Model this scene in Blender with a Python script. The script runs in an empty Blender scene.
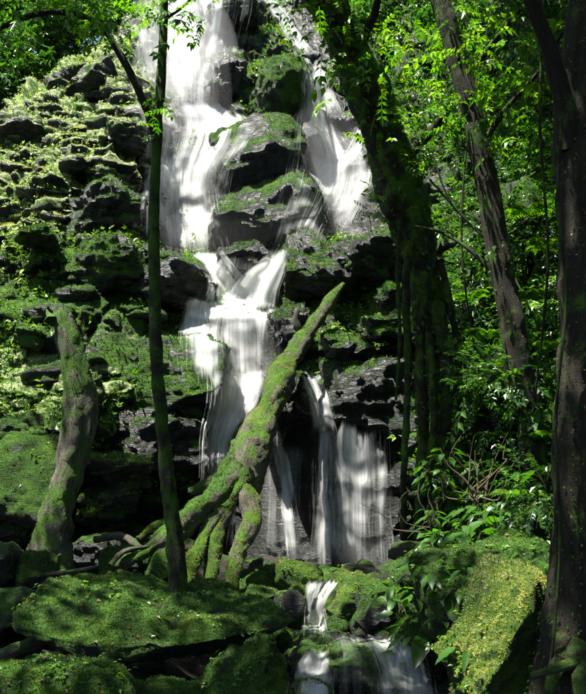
import bpy, bmesh, math, random
import numpy as np
from mathutils import Vector, Matrix
from mathutils.bvhtree import BVHTree

# ------------------------------------------------------------------ camera, sky, sun, exposure
scene = bpy.context.scene
COL = scene.collection
CAM = np.array([0.0, 0.0, 2.6]); FPX = 744.0; PITCH = math.radians(7.0)
cam_d = bpy.data.cameras.new('camera'); cam = bpy.data.objects.new('camera', cam_d); COL.objects.link(cam)
cam.location = CAM; cam.rotation_euler = (math.pi / 2 + PITCH, 0, 0)
cam_d.sensor_fit = 'VERTICAL'; cam_d.angle_y = 2 * math.atan(347.0 / FPX)
cam_d.clip_start = 0.05; cam_d.clip_end = 600
scene.camera = cam

SUN = np.array([-0.28, -0.12, 0.95]); SUN = SUN / np.linalg.norm(SUN)
world = bpy.data.worlds.new('World'); scene.world = world; world.use_nodes = True
wn = world.node_tree.nodes; bg = wn['Background']
sky = wn.new('ShaderNodeTexSky'); sky.sky_type = 'NISHITA'; sky.sun_disc = False
sky.sun_elevation = math.asin(SUN[2]); sky.sun_rotation = math.atan2(SUN[0], SUN[1])
sky.air_density = 1.0; sky.dust_density = 1.5
world.node_tree.links.new(sky.outputs[0], bg.inputs[0]); bg.inputs[1].default_value = 0.058
sun_d = bpy.data.lights.new('sun', 'SUN'); sun_o = bpy.data.objects.new('sun', sun_d); COL.objects.link(sun_o)
sun_d.energy = 5.0; sun_d.angle = math.radians(0.5); sun_d.color = (1.0, 0.965, 0.89)
sun_o.rotation_euler = Vector(SUN).to_track_quat('Z', 'Y').to_euler()
sun_o.location = (-6, -2, 25)
vs = scene.view_settings
vs.view_transform = 'Standard'; vs.look = 'None'; vs.exposure = 2.2; vs.gamma = 1.0; vs.use_curve_mapping = False
scene.render.engine = 'CYCLES'
cy = scene.cycles
cy.use_denoising = True; cy.max_bounces = 8; cy.diffuse_bounces = 4; cy.glossy_bounces = 3
cy.transmission_bounces = 4; cy.transparent_max_bounces = 24; cy.sample_clamp_indirect = 6.0
cy.caustics_reflective = False; cy.caustics_refractive = False

# ------------------------------------------------------------------ numeric helpers
R = np.random.default_rng(11)
random.seed(5)


def P(px, py, Y):
    """photo pixel + distance -> world point (arrays allowed)"""
    px = np.asarray(px, float); py = np.asarray(py, float); Y = np.asarray(Y, float)
    a = (px - 293.0) / FPX; b = (347.0 - py) / FPX
    dy = math.cos(PITCH) - math.sin(PITCH) * b; dz = math.sin(PITCH) + math.cos(PITCH) * b
    return np.stack([a / dy * Y, Y + 0 * a, CAM[2] + dz / dy * Y], -1)


def hash3(i, j, k, s=0):
    n = (i.astype(np.int64) * 73856093) ^ (j.astype(np.int64) * 19349663) ^ (k.astype(np.int64) * 83492791) ^ (s * 2654435 + 97)
    n = (n ^ (n >> 13)) * 1274126177 & 0x7fffffff
    n = (n ^ (n >> 15)) * 668265263 & 0x7fffffff
    return ((n ^ (n >> 12)) & 0xffffff) / float(0xffffff)


def vnoise(p, s=0):
    f = np.floor(p); i = f.astype(np.int64); t = p - f; t = t * t * (3 - 2 * t)
    o = 0
    for a in (0, 1):
        for b in (0, 1):
            for c in (0, 1):
                w = (t[:, 0] if a else 1 - t[:, 0]) * (t[:, 1] if b else 1 - t[:, 1]) * (t[:, 2] if c else 1 - t[:, 2])
                o = o + w * hash3(i[:, 0] + a, i[:, 1] + b, i[:, 2] + c, s)
    return o * 2 - 1


def fbm(p, s=0, oct=4, gain=0.5):
    o = 0; a = 1.0
    for k in range(oct):
        o = o + a * vnoise(p * (2.03 ** k) + 17.3 * k, s + k); a *= gain
    return o


def worley(p, s=0):
    f = np.floor(p).astype(np.int64); n = len(p)
    f1 = np.full(n, 9.0); f2 = np.full(n, 9.0); cid = np.zeros(n)
    for a in (-1, 0, 1):
        for b in (-1, 0, 1):
            for c in (-1, 0, 1):
                i, j, k = f[:, 0] + a, f[:, 1] + b, f[:, 2] + c
                q = np.stack([i + hash3(i, j, k, s + 1), j + hash3(i, j, k, s + 2), k + hash3(i, j, k, s + 3)], -1)
                d = np.linalg.norm(p - q, axis=1)
                near = d < f1
                f2 = np.where(near, f1, np.minimum(f2, d)); cid = np.where(near, hash3(i, j, k, s + 4), cid); f1 = np.where(near, d, f1)
    return f1, f2, cid


def sat(x): return np.clip(x, 0, 1)
def sstep(a, b, x):
    t = sat((x - a) / (b - a)); return t * t * (3 - 2 * t)
def unit(v): return v / (np.linalg.norm(v, axis=-1, keepdims=True) + 1e-12)


def vnormals(v, f):
    n = np.zeros_like(v)
    e = np.cross(v[f[:, 2]] - v[f[:, 0]], v[f[:, -1]] - v[f[:, 1]] if f.shape[1] == 4 else v[f[:, 1]] - v[f[:, 0]])
    if f.shape[1] == 3: e = -e
    for k in range(f.shape[1]): np.add.at(n, f[:, k], e)
    return unit(n)


def mesh_np(name, v, f, mat, smooth=True, attrs=None, uv=None):
    v = np.asarray(v, np.float32); f = np.asarray(f, np.int32); k = f.shape[1]
    me = bpy.data.meshes.new(name)
    me.vertices.add(len(v)); me.vertices.foreach_set('co', v.ravel())
    me.loops.add(f.size); me.loops.foreach_set('vertex_index', f.ravel())
    me.polygons.add(len(f)); me.polygons.foreach_set('loop_start', np.arange(0, f.size, k, dtype=np.int32))
    me.polygons.foreach_set('use_smooth', np.full(len(f), smooth))
    for an, av in (attrs or {}).items():
        at = me.attributes.new(an, 'FLOAT', 'POINT'); at.data.foreach_set('value', np.asarray(av, np.float32))
    if uv is not None:
        l = me.uv_layers.new(name='UVMap'); l.data.foreach_set('uv', np.asarray(uv, np.float32)[f.ravel()].ravel())
    me.update(calc_edges=True)
    me.materials.append(mat)
    return me


def link(name, me, parent=None, loc=None):
    o = bpy.data.objects.new(name, me); COL.objects.link(o)
    if loc is not None: o.location = loc
    if parent is not None: o.parent = parent
    return o


def tag(o, label=None, cat=None, group=None, kind=None):
    if label: o['label'] = label
    if cat: o['category'] = cat
    if group: o['group'] = group
    if kind: o['kind'] = kind
    return o


def thing(name, loc, label, cat, group=None):
    return tag(link(name, None, None, loc), label, cat, group)


class Rec:                                  # collects quads/tris of several shapes for ONE part
    def __init__(s): s.v = []; s.f = []; s.n = 0; s.a = []; s.uv = []
    def add(s, v, f, a=None, uv=None):
        s.v.append(v); s.f.append(f + s.n); s.n += len(v)
        s.a.append(np.zeros(len(v)) if a is None else a)
        s.uv.append(np.zeros((len(v), 2)) if uv is None else uv)
    def get(s): return np.concatenate(s.v), np.concatenate(s.f), np.concatenate(s.a), np.concatenate(s.uv)


# ------------------------------------------------------------------ materials
def newmat(name):
    m = bpy.data.materials.new(name); m.use_nodes = True
    nt = m.node_tree; nt.nodes.clear()
    out = nt.nodes.new('ShaderNodeOutputMaterial')
    return m, nt, out


def N(nt, t, ins=None, **props):
    n = nt.nodes.new(t)
    for k, val in props.items(): setattr(n, k, val)
    for k, val in (ins or {}).items():
        s = n.inputs[k]
        if isinstance(val, bpy.types.NodeSocket): nt.links.new(val, s)
        else: s.default_value = val
    return n


def ramp(nt, fac, stops):
    n = nt.nodes.new('ShaderNodeValToRGB'); nt.links.new(fac, n.inputs[0])
    while len(n.color_ramp.elements) < len(stops): n.color_ramp.elements.new(0.5)
    for e, (p, c) in zip(n.color_ramp.elements, stops): e.position = p; e.color = (*c, 1)
    return n.outputs[0]


def mathn(nt, op, a, b=None, clamp=False):
    n = nt.nodes.new('ShaderNodeMath'); n.operation = op; n.use_clamp = clamp
    for i, val in enumerate((a, b)):
        if val is None: continue
        if isinstance(val, bpy.types.NodeSocket): nt.links.new(val, n.inputs[i])
        else: n.inputs[i].default_value = val
    return n.outputs[0]


def mixc(nt, f, a, b):
    n = nt.nodes.new('ShaderNodeMix'); n.data_type = 'RGBA'
    for s, val in ((n.inputs[0], f), (n.inputs[6], a), (n.inputs[7], b)):
        if isinstance(val, bpy.types.NodeSocket): nt.links.new(val, s)
        elif isinstance(val, tuple): s.default_value = (*val, 1)
        else: s.default_value = val
    return n.outputs[2]


MOSS = [(0.30, (0.022, 0.020, 0.006)), (0.40, (0.015, 0.036, 0.004)), (0.52, (0.036, 0.095, 0.006)), (0.70, (0.10, 0.165, 0.014))]


def rock_material(name, dark, light, moss_bias=0.0, wet=0.35, scale=1.0, mossramp=MOSS):
    m, nt, out = newmat(name)
    tc = N(nt, 'ShaderNodeNewGeometry'); pos = tc.outputs['Position']
    mp = N(nt, 'ShaderNodeMapping', {'Vector': pos, 'Scale': (1.0, 1.0, 2.2)}).outputs[0]
    n1 = N(nt, 'ShaderNodeTexNoise', {'Vector': mp, 'Scale': 2.2 * scale, 'Detail': 8.0, 'Roughness': 0.62}).outputs[0]
    n2 = N(nt, 'ShaderNodeTexNoise', {'Vector': mp, 'Scale': 14 * scale, 'Detail': 6.0, 'Roughness': 0.65}).outputs[0]
    n3 = N(nt, 'ShaderNodeTexNoise', {'Vector': pos, 'Scale': 60 * scale, 'Detail': 4.0, 'Roughness': 0.7}).outputs[0]
    n4 = N(nt, 'ShaderNodeTexNoise', {'Vector': pos, 'Scale': 3.1, 'Detail': 5.0, 'Roughness': 0.6}).outputs[0]
    f = mathn(nt, 'ADD', mathn(nt, 'MULTIPLY', n1, 0.6), mathn(nt, 'MULTIPLY', n2, 0.4))
    rc = ramp(nt, f, [(0.36, dark), (0.52, tuple((a + b) / 2 for a, b in zip(dark, light))), (0.66, light)])
    mo = N(nt, 'ShaderNodeAttribute', attribute_name='moss').outputs['Fac']
    mf = mathn(nt, 'ADD', mo, mathn(nt, 'MULTIPLY', mathn(nt, 'SUBTRACT', n2, 0.5), 1.6))
    mf = mathn(nt, 'ADD', mf, mathn(nt, 'MULTIPLY', mathn(nt, 'SUBTRACT', n3, 0.5), 0.9))
    mf = mathn(nt, 'MULTIPLY', mathn(nt, 'ADD', mf, moss_bias - 0.38), 4.0, True)
    mfac = mathn(nt, 'ADD', mathn(nt, 'MULTIPLY', n4, 0.55), mathn(nt, 'MULTIPLY', n3, 0.45))
    mc = ramp(nt, mfac, mossramp)
    pl = N(nt, 'ShaderNodeAttribute', attribute_name='pale').outputs['Fac']  # painted sunlight: lifts rock and moss toward a bright tone
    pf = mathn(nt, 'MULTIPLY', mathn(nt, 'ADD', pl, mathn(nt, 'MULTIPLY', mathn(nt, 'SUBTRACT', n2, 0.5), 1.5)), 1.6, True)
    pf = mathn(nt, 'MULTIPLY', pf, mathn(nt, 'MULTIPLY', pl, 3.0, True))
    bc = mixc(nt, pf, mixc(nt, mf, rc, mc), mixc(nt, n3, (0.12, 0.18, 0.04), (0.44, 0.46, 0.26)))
    rr = mathn(nt, 'ADD', mathn(nt, 'MULTIPLY', n2, 0.5), wet - 0.15)
    rough = mathn(nt, 'MAXIMUM', rr, mf)
    ms = N(nt, 'ShaderNodeMapping', {'Vector': pos, 'Scale': (1.0, 1.0, 5.5)}).outputs[0]
    n5 = N(nt, 'ShaderNodeTexNoise', {'Vector': ms, 'Scale': 3.2 * scale, 'Detail': 6.0, 'Roughness': 0.6, 'Distortion': 0.6}).outputs[0]
    cr = N(nt, 'ShaderNodeMapRange', {'Value': mathn(nt, 'ABSOLUTE', mathn(nt, 'SUBTRACT', n5, 0.5)), 'From Min': 0.0, 'From Max': 0.05}).outputs[0]
    h = mathn(nt, 'ADD', mathn(nt, 'MULTIPLY', n2, 0.07), mathn(nt, 'MULTIPLY', mathn(nt, 'MULTIPLY', n3, mf), 0.035))
    h = mathn(nt, 'ADD', h, mathn(nt, 'ADD', mathn(nt, 'MULTIPLY', n5, 0.09), mathn(nt, 'MULTIPLY', cr, 0.02)))
    h = mathn(nt, 'ADD', h, mathn(nt, 'MULTIPLY', n3, 0.012))
    bu = N(nt, 'ShaderNodeBump', {'Height': h, 'Strength': 0.9, 'Distance': 1.0}).outputs[0]
    b = N(nt, 'ShaderNodeBsdfPrincipled', {'Base Color': bc, 'Roughness': rough, 'Normal': bu, 'Specular IOR Level': 0.33})
    nt.links.new(b.outputs[0], out.inputs[0])
    return m


def leaf_material(name, stops, trans=0.45, gloss=0.35):
    m, nt, out = newmat(name)
    a = N(nt, 'ShaderNodeAttribute', attribute_name='rnd').outputs['Fac']
    c = ramp(nt, a, stops)
    p = N(nt, 'ShaderNodeBsdfPrincipled', {'Base Color': c, 'Roughness': gloss, 'Specular IOR Level': 0.4})
    hs = N(nt, 'ShaderNodeHueSaturation', {'Hue': 0.495, 'Saturation': 1.1, 'Value': 1.9, 'Color': c})
    t = N(nt, 'ShaderNodeBsdfTranslucent', {'Color': hs.outputs[0]})
    mx = N(nt, 'ShaderNodeMixShader', {0: trans, 1: p.outputs[0], 2: t.outputs[0]})
    nt.links.new(mx.outputs[0], out.inputs[0])
    return m


def bark_material(name, dark, light, moss_bias):
    m, nt, out = newmat(name)
    uv = N(nt, 'ShaderNodeUVMap').outputs[0]
    pos = N(nt, 'ShaderNodeNewGeometry').outputs['Position']
    mp = N(nt, 'ShaderNodeMapping', {'Vector': uv, 'Scale': (22.0, 3.5, 1.0)}).outputs[0]
    n1 = N(nt, 'ShaderNodeTexNoise', {'Vector': mp, 'Scale': 1.0, 'Detail': 10.0, 'Roughness': 0.72}).outputs[0]
    n2 = N(nt, 'ShaderNodeTexNoise', {'Vector': pos, 'Scale': 5.0, 'Detail': 5.0, 'Roughness': 0.6}).outputs[0]
    n3 = N(nt, 'ShaderNodeTexNoise', {'Vector': pos, 'Scale': 70.0, 'Detail': 3.0, 'Roughness': 0.7}).outputs[0]
    bc = ramp(nt, n1, [(0.35, dark), (0.65, light)])
    mo = N(nt, 'ShaderNodeAttribute', attribute_name='moss').outputs['Fac']
    mf = mathn(nt, 'ADD', mo, mathn(nt, 'MULTIPLY', mathn(nt, 'SUBTRACT', n2, 0.5), 2.4))
    mf = mathn(nt, 'ADD', mf, mathn(nt, 'MULTIPLY', mathn(nt, 'SUBTRACT', n3, 0.5), 0.8))
    mf = mathn(nt, 'MULTIPLY', mathn(nt, 'ADD', mf, moss_bias - 0.4), 3.5, True)
    mc = ramp(nt, mathn(nt, 'ADD', mathn(nt, 'MULTIPLY', n2, 0.5), mathn(nt, 'MULTIPLY', n3, 0.5)), MOSS)
    col = mixc(nt, mf, bc, mc)
    h = mathn(nt, 'ADD', mathn(nt, 'MULTIPLY', n1, 0.07), mathn(nt, 'MULTIPLY', n3, 0.02))
    bu = N(nt, 'ShaderNodeBump', {'Height': h, 'Strength': 0.9, 'Distance': 1.0}).outputs[0]
    b = N(nt, 'ShaderNodeBsdfPrincipled', {'Base Color': col, 'Roughness': 0.85, 'Normal': bu, 'Specular IOR Level': 0.25})
    nt.links.new(b.outputs[0], out.inputs[0])
    return m


def water_material(name, su, sv, lo, hi, amax):
    """silky falling water: white strands along the flow, clear between them"""
    m, nt, out = newmat(name)
    uv = N(nt, 'ShaderNodeUVMap').outputs[0]
    mp = N(nt, 'ShaderNodeMapping', {'Vector': uv, 'Scale': (su, sv, 1.0)}).outputs[0]
    n1 = N(nt, 'ShaderNodeTexNoise', {'Vector': mp, 'Scale': 1.0, 'Detail': 5.0, 'Roughness': 0.6, 'Distortion': 0.3}).outputs[0]
    mp2 = N(nt, 'ShaderNodeMapping', {'Vector': uv, 'Scale': (su * 0.22, sv * 1.3, 1.0), 'Location': (3.3, 1.7, 0)}).outputs[0]
    n2 = N(nt, 'ShaderNodeTexNoise', {'Vector': mp2, 'Scale': 1.0, 'Detail': 3.0, 'Roughness': 0.5}).outputs[0]
    d = N(nt, 'ShaderNodeAttribute', attribute_name='dens').outputs['Fac']
    s = mathn(nt, 'ADD', mathn(nt, 'MULTIPLY', n1, 0.6), mathn(nt, 'MULTIPLY', n2, 0.4))
    s = mathn(nt, 'ADD', s, mathn(nt, 'MULTIPLY', mathn(nt, 'SUBTRACT', d, 0.5), 0.5))
    a = N(nt, 'ShaderNodeMapRange', {'Value': s, 'From Min': lo, 'From Max': hi, 'To Min': 0.0, 'To Max': amax}, interpolation_type='SMOOTHSTEP').outputs[0]
    a = mathn(nt, 'MULTIPLY', a, mathn(nt, 'MULTIPLY', d, 1.5, True))
    df = N(nt, 'ShaderNodeBsdfDiffuse', {'Color': (0.88, 0.89, 0.87, 1)})
    tl = N(nt, 'ShaderNodeBsdfTranslucent', {'Color': (0.88, 0.89, 0.87, 1)})
    mx = N(nt, 'ShaderNodeMixShader', {0: 0.45, 1: df.outputs[0], 2: tl.outputs[0]})
    tr = N(nt, 'ShaderNodeBsdfTransparent')
    fin = N(nt, 'ShaderNodeMixShader', {0: a, 1: tr.outputs[0], 2: mx.outputs[0]})
    nt.links.new(fin.outputs[0], out.inputs[0])
    return m


def stream_material():
    m, nt, out = newmat('stream_water')
    pos = N(nt, 'ShaderNodeNewGeometry').outputs['Position']
    n = N(nt, 'ShaderNodeTexNoise', {'Vector': pos, 'Scale': 5.0, 'Detail': 4.0}).outputs[0]
    bu = N(nt, 'ShaderNodeBump', {'Height': n, 'Strength': 0.35, 'Distance': 0.1}).outputs[0]
    b = N(nt, 'ShaderNodeBsdfPrincipled', {'Base Color': (0.012, 0.018, 0.012, 1), 'Roughness': 0.12, 'Normal': bu})
    nt.links.new(b.outputs[0], out.inputs[0])
    return m


M = {}
M['cliff'] = rock_material('wet_cliff_rock', (0.003, 0.004, 0.003), (0.015, 0.019, 0.011), 0.0, 0.28)
M['rock'] = rock_material('mossy_rock', (0.006, 0.007, 0.004), (0.034, 0.036, 0.024), 0.0, 0.5, 1.3)
M['wetrock'] = rock_material('wet_black_rock', (0.003, 0.0035, 0.003), (0.014, 0.016, 0.012), -0.1, 0.28, 1.2)
M['soil'] = rock_material('forest_soil', (0.010, 0.008, 0.005), (0.045, 0.034, 0.02), -0.15, 0.8, 2.0)
M['bark'] = bark_material('dark_bark', (0.008, 0.007, 0.004), (0.036, 0.030, 0.017), 0.12)
M['mossbark'] = bark_material('mossy_bark', (0.016, 0.014, 0.009), (0.15, 0.135, 0.10), 0.22)
M['stalk'] = bark_material('green_stalk', (0.02, 0.035, 0.01), (0.05, 0.08, 0.02), -0.5)
M['twig'] = bark_material('dry_twig', (0.07, 0.055, 0.03), (0.2, 0.16, 0.1), -0.9)
M['moss'] = leaf_material('moss_blade', [(0.0, (0.028, 0.024, 0.008)), (0.2, (0.013, 0.032, 0.003)), (0.5, (0.029, 0.088, 0.005)), (0.8, (0.066, 0.145, 0.009)), (1.0, (0.17, 0.19, 0.025))], 0.25, 0.6)
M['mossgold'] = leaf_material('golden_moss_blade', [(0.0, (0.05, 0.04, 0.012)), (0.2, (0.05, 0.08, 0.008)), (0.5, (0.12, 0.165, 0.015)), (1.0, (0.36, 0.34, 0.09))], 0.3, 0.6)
M['leaf'] = leaf_material('forest_leaf', [(0.0, (0.010, 0.034, 0.008)), (0.5, (0.026, 0.080, 0.010)), (1.0, (0.065, 0.14, 0.018))], 0.40, 0.33)
M['bright'] = leaf_material('bright_leaf', [(0.0, (0.022, 0.075, 0.010)), (0.5, (0.055, 0.145, 0.013)), (1.0, (0.12, 0.21, 0.025))], 0.48, 0.36)
M['cover'] = leaf_material('cliff_plant_leaf', [(0.0, (0.03, 0.07, 0.008)), (0.45, (0.06, 0.15, 0.012)), (0.75, (0.13, 0.20, 0.03)), (1.0, (0.27, 0.36, 0.10))], 0.35, 0.3)  # palest stop serves the sunlight painted on the buttress leaves
M['fall'] = water_material('falling_water', 22.0, 0.20, 0.36, 0.98, 0.60)
M['veil'] = water_material('water_veil', 24.0, 0.22, 0.42, 1.0, 0.5)
M['stream'] = stream_material()

# ------------------------------------------------------------------ cliff
ST = {  # photo column: (row, distance) from the plateau down to the foot, twelve levels
    -330: [(60, 22), (80, 15), (110, 14), (150, 13), (200, 12), (240, 11), (270, 10), (310, 9.4), (350, 9), (400, 8.6), (450, 8.2), (580, 7.6)],
    -120: [(100, 24), (120, 18.5), (150, 17), (170, 16), (205, 14.6), (225, 13.6), (250, 12.8), (300, 12.2), (340, 11.6), (400, 11), (445, 10.6), (560, 10)],
    0:    [(105, 24), (122, 19), (150, 17.8), (168, 16.8), (205, 15.2), (222, 14.8), (240, 14.4), (300, 13.5), (330, 12.7), (400, 11.7), (440, 11.4), (560, 11)],
    60:   [(75, 24), (84, 19.6), (115, 18.2), (135, 16.9), (186, 15.3), (232, 15.1), (243, 14.5), (290, 13.8), (330, 12.9), (400, 11.9), (440, 11.6), (560, 11.2)],
    120:  [(30, 25), (40, 21.5), (90, 19.2), (140, 17.2), (195, 16.6), (238, 16.4), (241, 15), (297, 14.5), (340, 13.9), (390, 12.8), (430, 12.7), (565, 12.4)],
    170:  [(-30, 26), (-20, 24), (70, 21.5), (130, 19.8), (190, 19), (253, 18.2), (258, 15.4), (312, 15), (332, 14.6), (374, 13.6), (425, 13.2), (565, 12.8)],
    215:  [(-35, 27), (-25, 24), (80, 21.7), (112, 20.7), (190, 19.7), (250, 18), (270, 16.4), (309, 15.4), (312, 14.6), (368, 14.4), (428, 13.4), (565, 13)],
    255:  [(-40, 27), (-25, 24.5), (50, 22.8), (66, 21), (120, 20.8), (248, 18.8), (272, 16.6), (309, 15.4), (312, 14.6), (368, 14.4), (426, 13.6), (565, 13)],
    300:  [(-30, 28), (5, 25), (56, 23), (75, 21.4), (150, 20.8), (243, 18.6), (250, 15.8), (305, 15.2), (330, 14.8), (376, 14), (428, 12.9), (567, 12.6)],
    350:  [(-70, 29), (-10, 25), (50, 22.6), (110, 21.6), (170, 20), (232, 18.6), (238, 15.8), (288, 15.2), (340, 14.6), (366, 13.8), (428, 12.6), (567, 12.3)],
    395:  [(-90, 29), (-40, 24), (50, 22), (120, 20.4), (180, 19), (230, 17.8), (242, 15.6), (300, 14.8), (330, 14), (366, 13), (428, 12.5), (567, 12.2)],
    445:  [(-120, 29), (-60, 23), (50, 20.5), (120, 18.8), (180, 17.4), (230, 16.2), (260, 15), (300, 14.2), (340, 13.4), (380, 12.7), (430, 12.3), (560, 12)],
    530:  [(-150, 28), (-90, 20), (40, 17), (110, 15.4), (170, 14.2), (225, 13.2), (260, 12.6), (300, 12), (345, 11.5), (390, 11), (440, 10.6), (540, 10)],
    650:  [(-220, 26), (-150, 17), (0, 14), (90, 12.4), (160, 11.2), (220, 10.3), (260, 9.8), (300, 9.3), (345, 8.9), (390, 8.5), (440, 8.2), (530, 7.8)],
    900:  [(-300, 22), (-220, 14), (-60, 11), (60, 9.4), (150, 8.3), (220, 7.6), (260, 7.2), (300, 6.9), (345, 6.6), (390, 6.3), (440, 6), (530, 5.8)],
}
WET = [  # wet channels: (row0, row1, col0 top, col1 top, col0 bottom, col1 bottom)
    (-60, 70, 160, 280, 160, 225), (70, 150, 160, 230, 155, 235), (150, 262, 138, 228, 135, 228),
    (-40, 62, 262, 305, 290, 330), (50, 245, 300, 345, 275, 385), (248, 312, 195, 285, 185, 278),
    (305, 375, 182, 276, 185, 275), (365, 432, 205, 272, 200, 258), (425, 570, 198, 245, 195, 240),
    (380, 572, 285, 330, 240, 395), (425, 572, 300, 392, 240, 395)]


def wetness(px, py, soft=10):
    w = np.zeros_like(px)
    for r0, r1, a0, a1, b0, b1 in WET:
        t = (py - r0) / (r1 - r0); l = a0 + (b0 - a0) * t; r = a1 + (b1 - a1) * t
        k = sat((px - l) / soft + 0.5) * sat((r - px) / soft + 0.5) * sat((py - r0) / soft + 0.5) * sat((r1 - py) / soft + 0.5)
        w = np.maximum(w, k)
    return w


def build_cliff():
    xs = np.array(sorted(ST)); ctl = np.array([ST[k] for k in xs], float)
    NU = 470
    u = np.concatenate([np.linspace(-330, -20, 60, endpoint=False), np.linspace(-20, 560, 350, endpoint=False), np.linspace(560, 900, 60)])
    rows = [3 + 5] + []
    K = ctl.shape[1]
    c = np.zeros((NU, K, 2))
    for k in range(K):
        for j in range(2): c[:, k, j] = np.interp(u, xs, ctl[:, k, j])
    # break the straight ledge lines
    for k in range(1, K):
        q = np.stack([u * 0.045, np.full(NU, k * 7.7), np.zeros(NU)], -1)
        c[:, k, 0] += 5.0 * fbm(q, 40 + k, 3); c[:, k, 1] += 0.22 * fbm(q * 0.8, 80 + k, 3)
    seg = [18, 34, 40, 40, 46, 40, 36, 36, 36, 36, 60]
    pts = []; pyl = []
    for k in range(K - 1):
        n = seg[k]
        for t in np.linspace(0, 1, n, endpoint=False):
            cc = c[:, k] * (1 - t) + c[:, k + 1] * t
            pts.append(P(u, cc[:, 0], cc[:, 1])); pyl.append(cc[:, 0])
    pts.append(P(u, c[:, -1, 0], c[:, -1, 1])); pyl.append(c[:, -1, 0])
    g = np.array(pts); NV = g.shape[0]; py = np.array(pyl); px = np.tile(u, (NV, 1))
    # soften the creases
    for _ in range(3):
        g[1:-1] = (g[:-2] + 2 * g[1:-1] + g[2:]) / 4
    idx = np.arange(NV * NU).reshape(NV, NU)
    f = np.stack([idx[:-1, :-1], idx[1:, :-1], idx[1:, 1:], idx[:-1, 1:]], -1).reshape(-1, 4)
    v = g.reshape(-1, 3); px = px.ravel(); py = py.ravel()
    n = vnormals(v, f)
    if n[:, 1].mean() > 0: f = f[:, ::-1].copy(); n = -n
    warp = np.stack([fbm(v * 0.7, 1, 3), fbm(v * 0.7, 2, 3), fbm(v * 0.7, 3, 3)], -1)
    wet = wetness(px, py)
    d = 0
    q = v * np.array([0.75, 0.75, 1.15]) + warp * 0.25
    f1, f2, cid = worley(q, 5); d = d + 0.62 * (cid - 0.5) * sstep(0, 0.16, f2 - f1) - 0.20 * np.exp(-(f2 - f1) / 0.05)
    q = v * np.array([1.9, 1.9, 3.0]) + warp * 0.5
    f1, f2, cid = worley(q, 9); d = d + 0.26 * (cid - 0.5) * sstep(0, 0.2, f2 - f1) - 0.10 * np.exp(-(f2 - f1) / 0.07)
    q = v * np.array([4.5, 4.5, 8.0]) + warp * 0.8
    f1, f2, cid = worley(q, 13); d = d + 0.10 * (cid - 0.5) * sstep(0, 0.25, f2 - f1)
    zz = v[:, 2] / 0.55 + 0.9 * warp[:, 0] + 0.05 * v[:, 0]
    fr = zz - np.floor(zz); d = d + 0.20 * (fr * sstep(1.0, 0.86, fr)) * (0.5 + 0.5 * vnoise(v * 0.6, 60))
    d = d + 0.13 * fbm(v * 1.1, 20, 5) + 0.03 * fbm(v * 9, 30, 3)
    d = d * (1 - 0.45 * wet) * (1 - .5 * sstep(430, 410, px) * sstep(225, 250, py) * sstep(470, 430, py)) * (1 - .65 * sstep(420, 440, py) * sstep(225, 245, px) * sstep(410, 395, px))
    edge = sat(np.minimum(np.arange(NV)[:, None] / 12.0, 1) + np.zeros(NU)).ravel()
    nd = unit(n * np.array([1, 1, 0.55]) + np.array([0, -0.25, 0.05]))
    v = v + nd * (d * edge)[:, None]
    n = vnormals(v, f)
    if n[:, 1].mean() > 0: n = -n
    # moss grows on the level and half-level faces, left side and ledges
    m = 0.55 + 1.15 * (n[:, 2] - 0.27) + 0.42 * fbm(v * 0.9, 70, 3)
    region = np.where(px < 215, 0.26, 0.10) + np.where(px > 400, 0.05, 0) + .22 * (px < 215) * sstep(230, 260, py) * sstep(430, 400, py) - 0.35 * sstep(405, 440, py) * (px > 90)
    m = sat(m + region - 0.95 * wet - 0.35 * sstep(225, 260, px) * sstep(240, 120, py) * (px < 320) * 0.4)
    sun_zone = sstep(185, 150, px) * sstep(245, 215, py); sun_zone = np.maximum(sun_zone, .5 * sstep(215, 150, px) * sstep(430, 400, py) * sstep(320, 350, py))
    pale = sun_zone * sat((n[:, 2] - .25) * 2.2 + .25 * fbm(v * 1.3, 90, 3))  # strong sun painted into the colour: upward faces of buttress and left ledges
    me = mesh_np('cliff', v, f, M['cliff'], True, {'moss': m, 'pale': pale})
    o = link('cliff', me); tag(o, kind='structure')
    return o, v, f, n, m, px, py


cliff, CV, CF, CN, CM, CPX, CPY = build_cliff()
CBVH = BVHTree.FromPolygons(CV.tolist(), CF.tolist())


def hit(px, py, default=26.0):
    """the point of the cliff that shows at a photo pixel"""
    d = P(px, py, 10.0) - CAM; d = d / np.linalg.norm(d)
    r = CBVH.ray_cast(Vector(CAM), Vector(d), 60)
    if r[0] is None: return P(px, py, default)
    return np.array(r[0])


# ------------------------------------------------------------------ ground and stream bed
def gz(x, y):
    z = 0.05 + np.interp(y, [-30, 0, 6, 8, 10, 12, 13.5, 60], [-1.2, -0.9, -0.15, 0.0, 0.25, 0.45, 0.5, 0.6])
    r = np.maximum(0, x - 1.25 - 0.05 * (y - 8)); z = z + 0.75 * r ** 1.15 * np.interp(y, [0, 5, 8], [0.5, 0.8, 1.0])
    l = np.maximum(0, -x - 0.6); z = z + 0.22 * l
    return np.minimum(z, 12)


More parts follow.
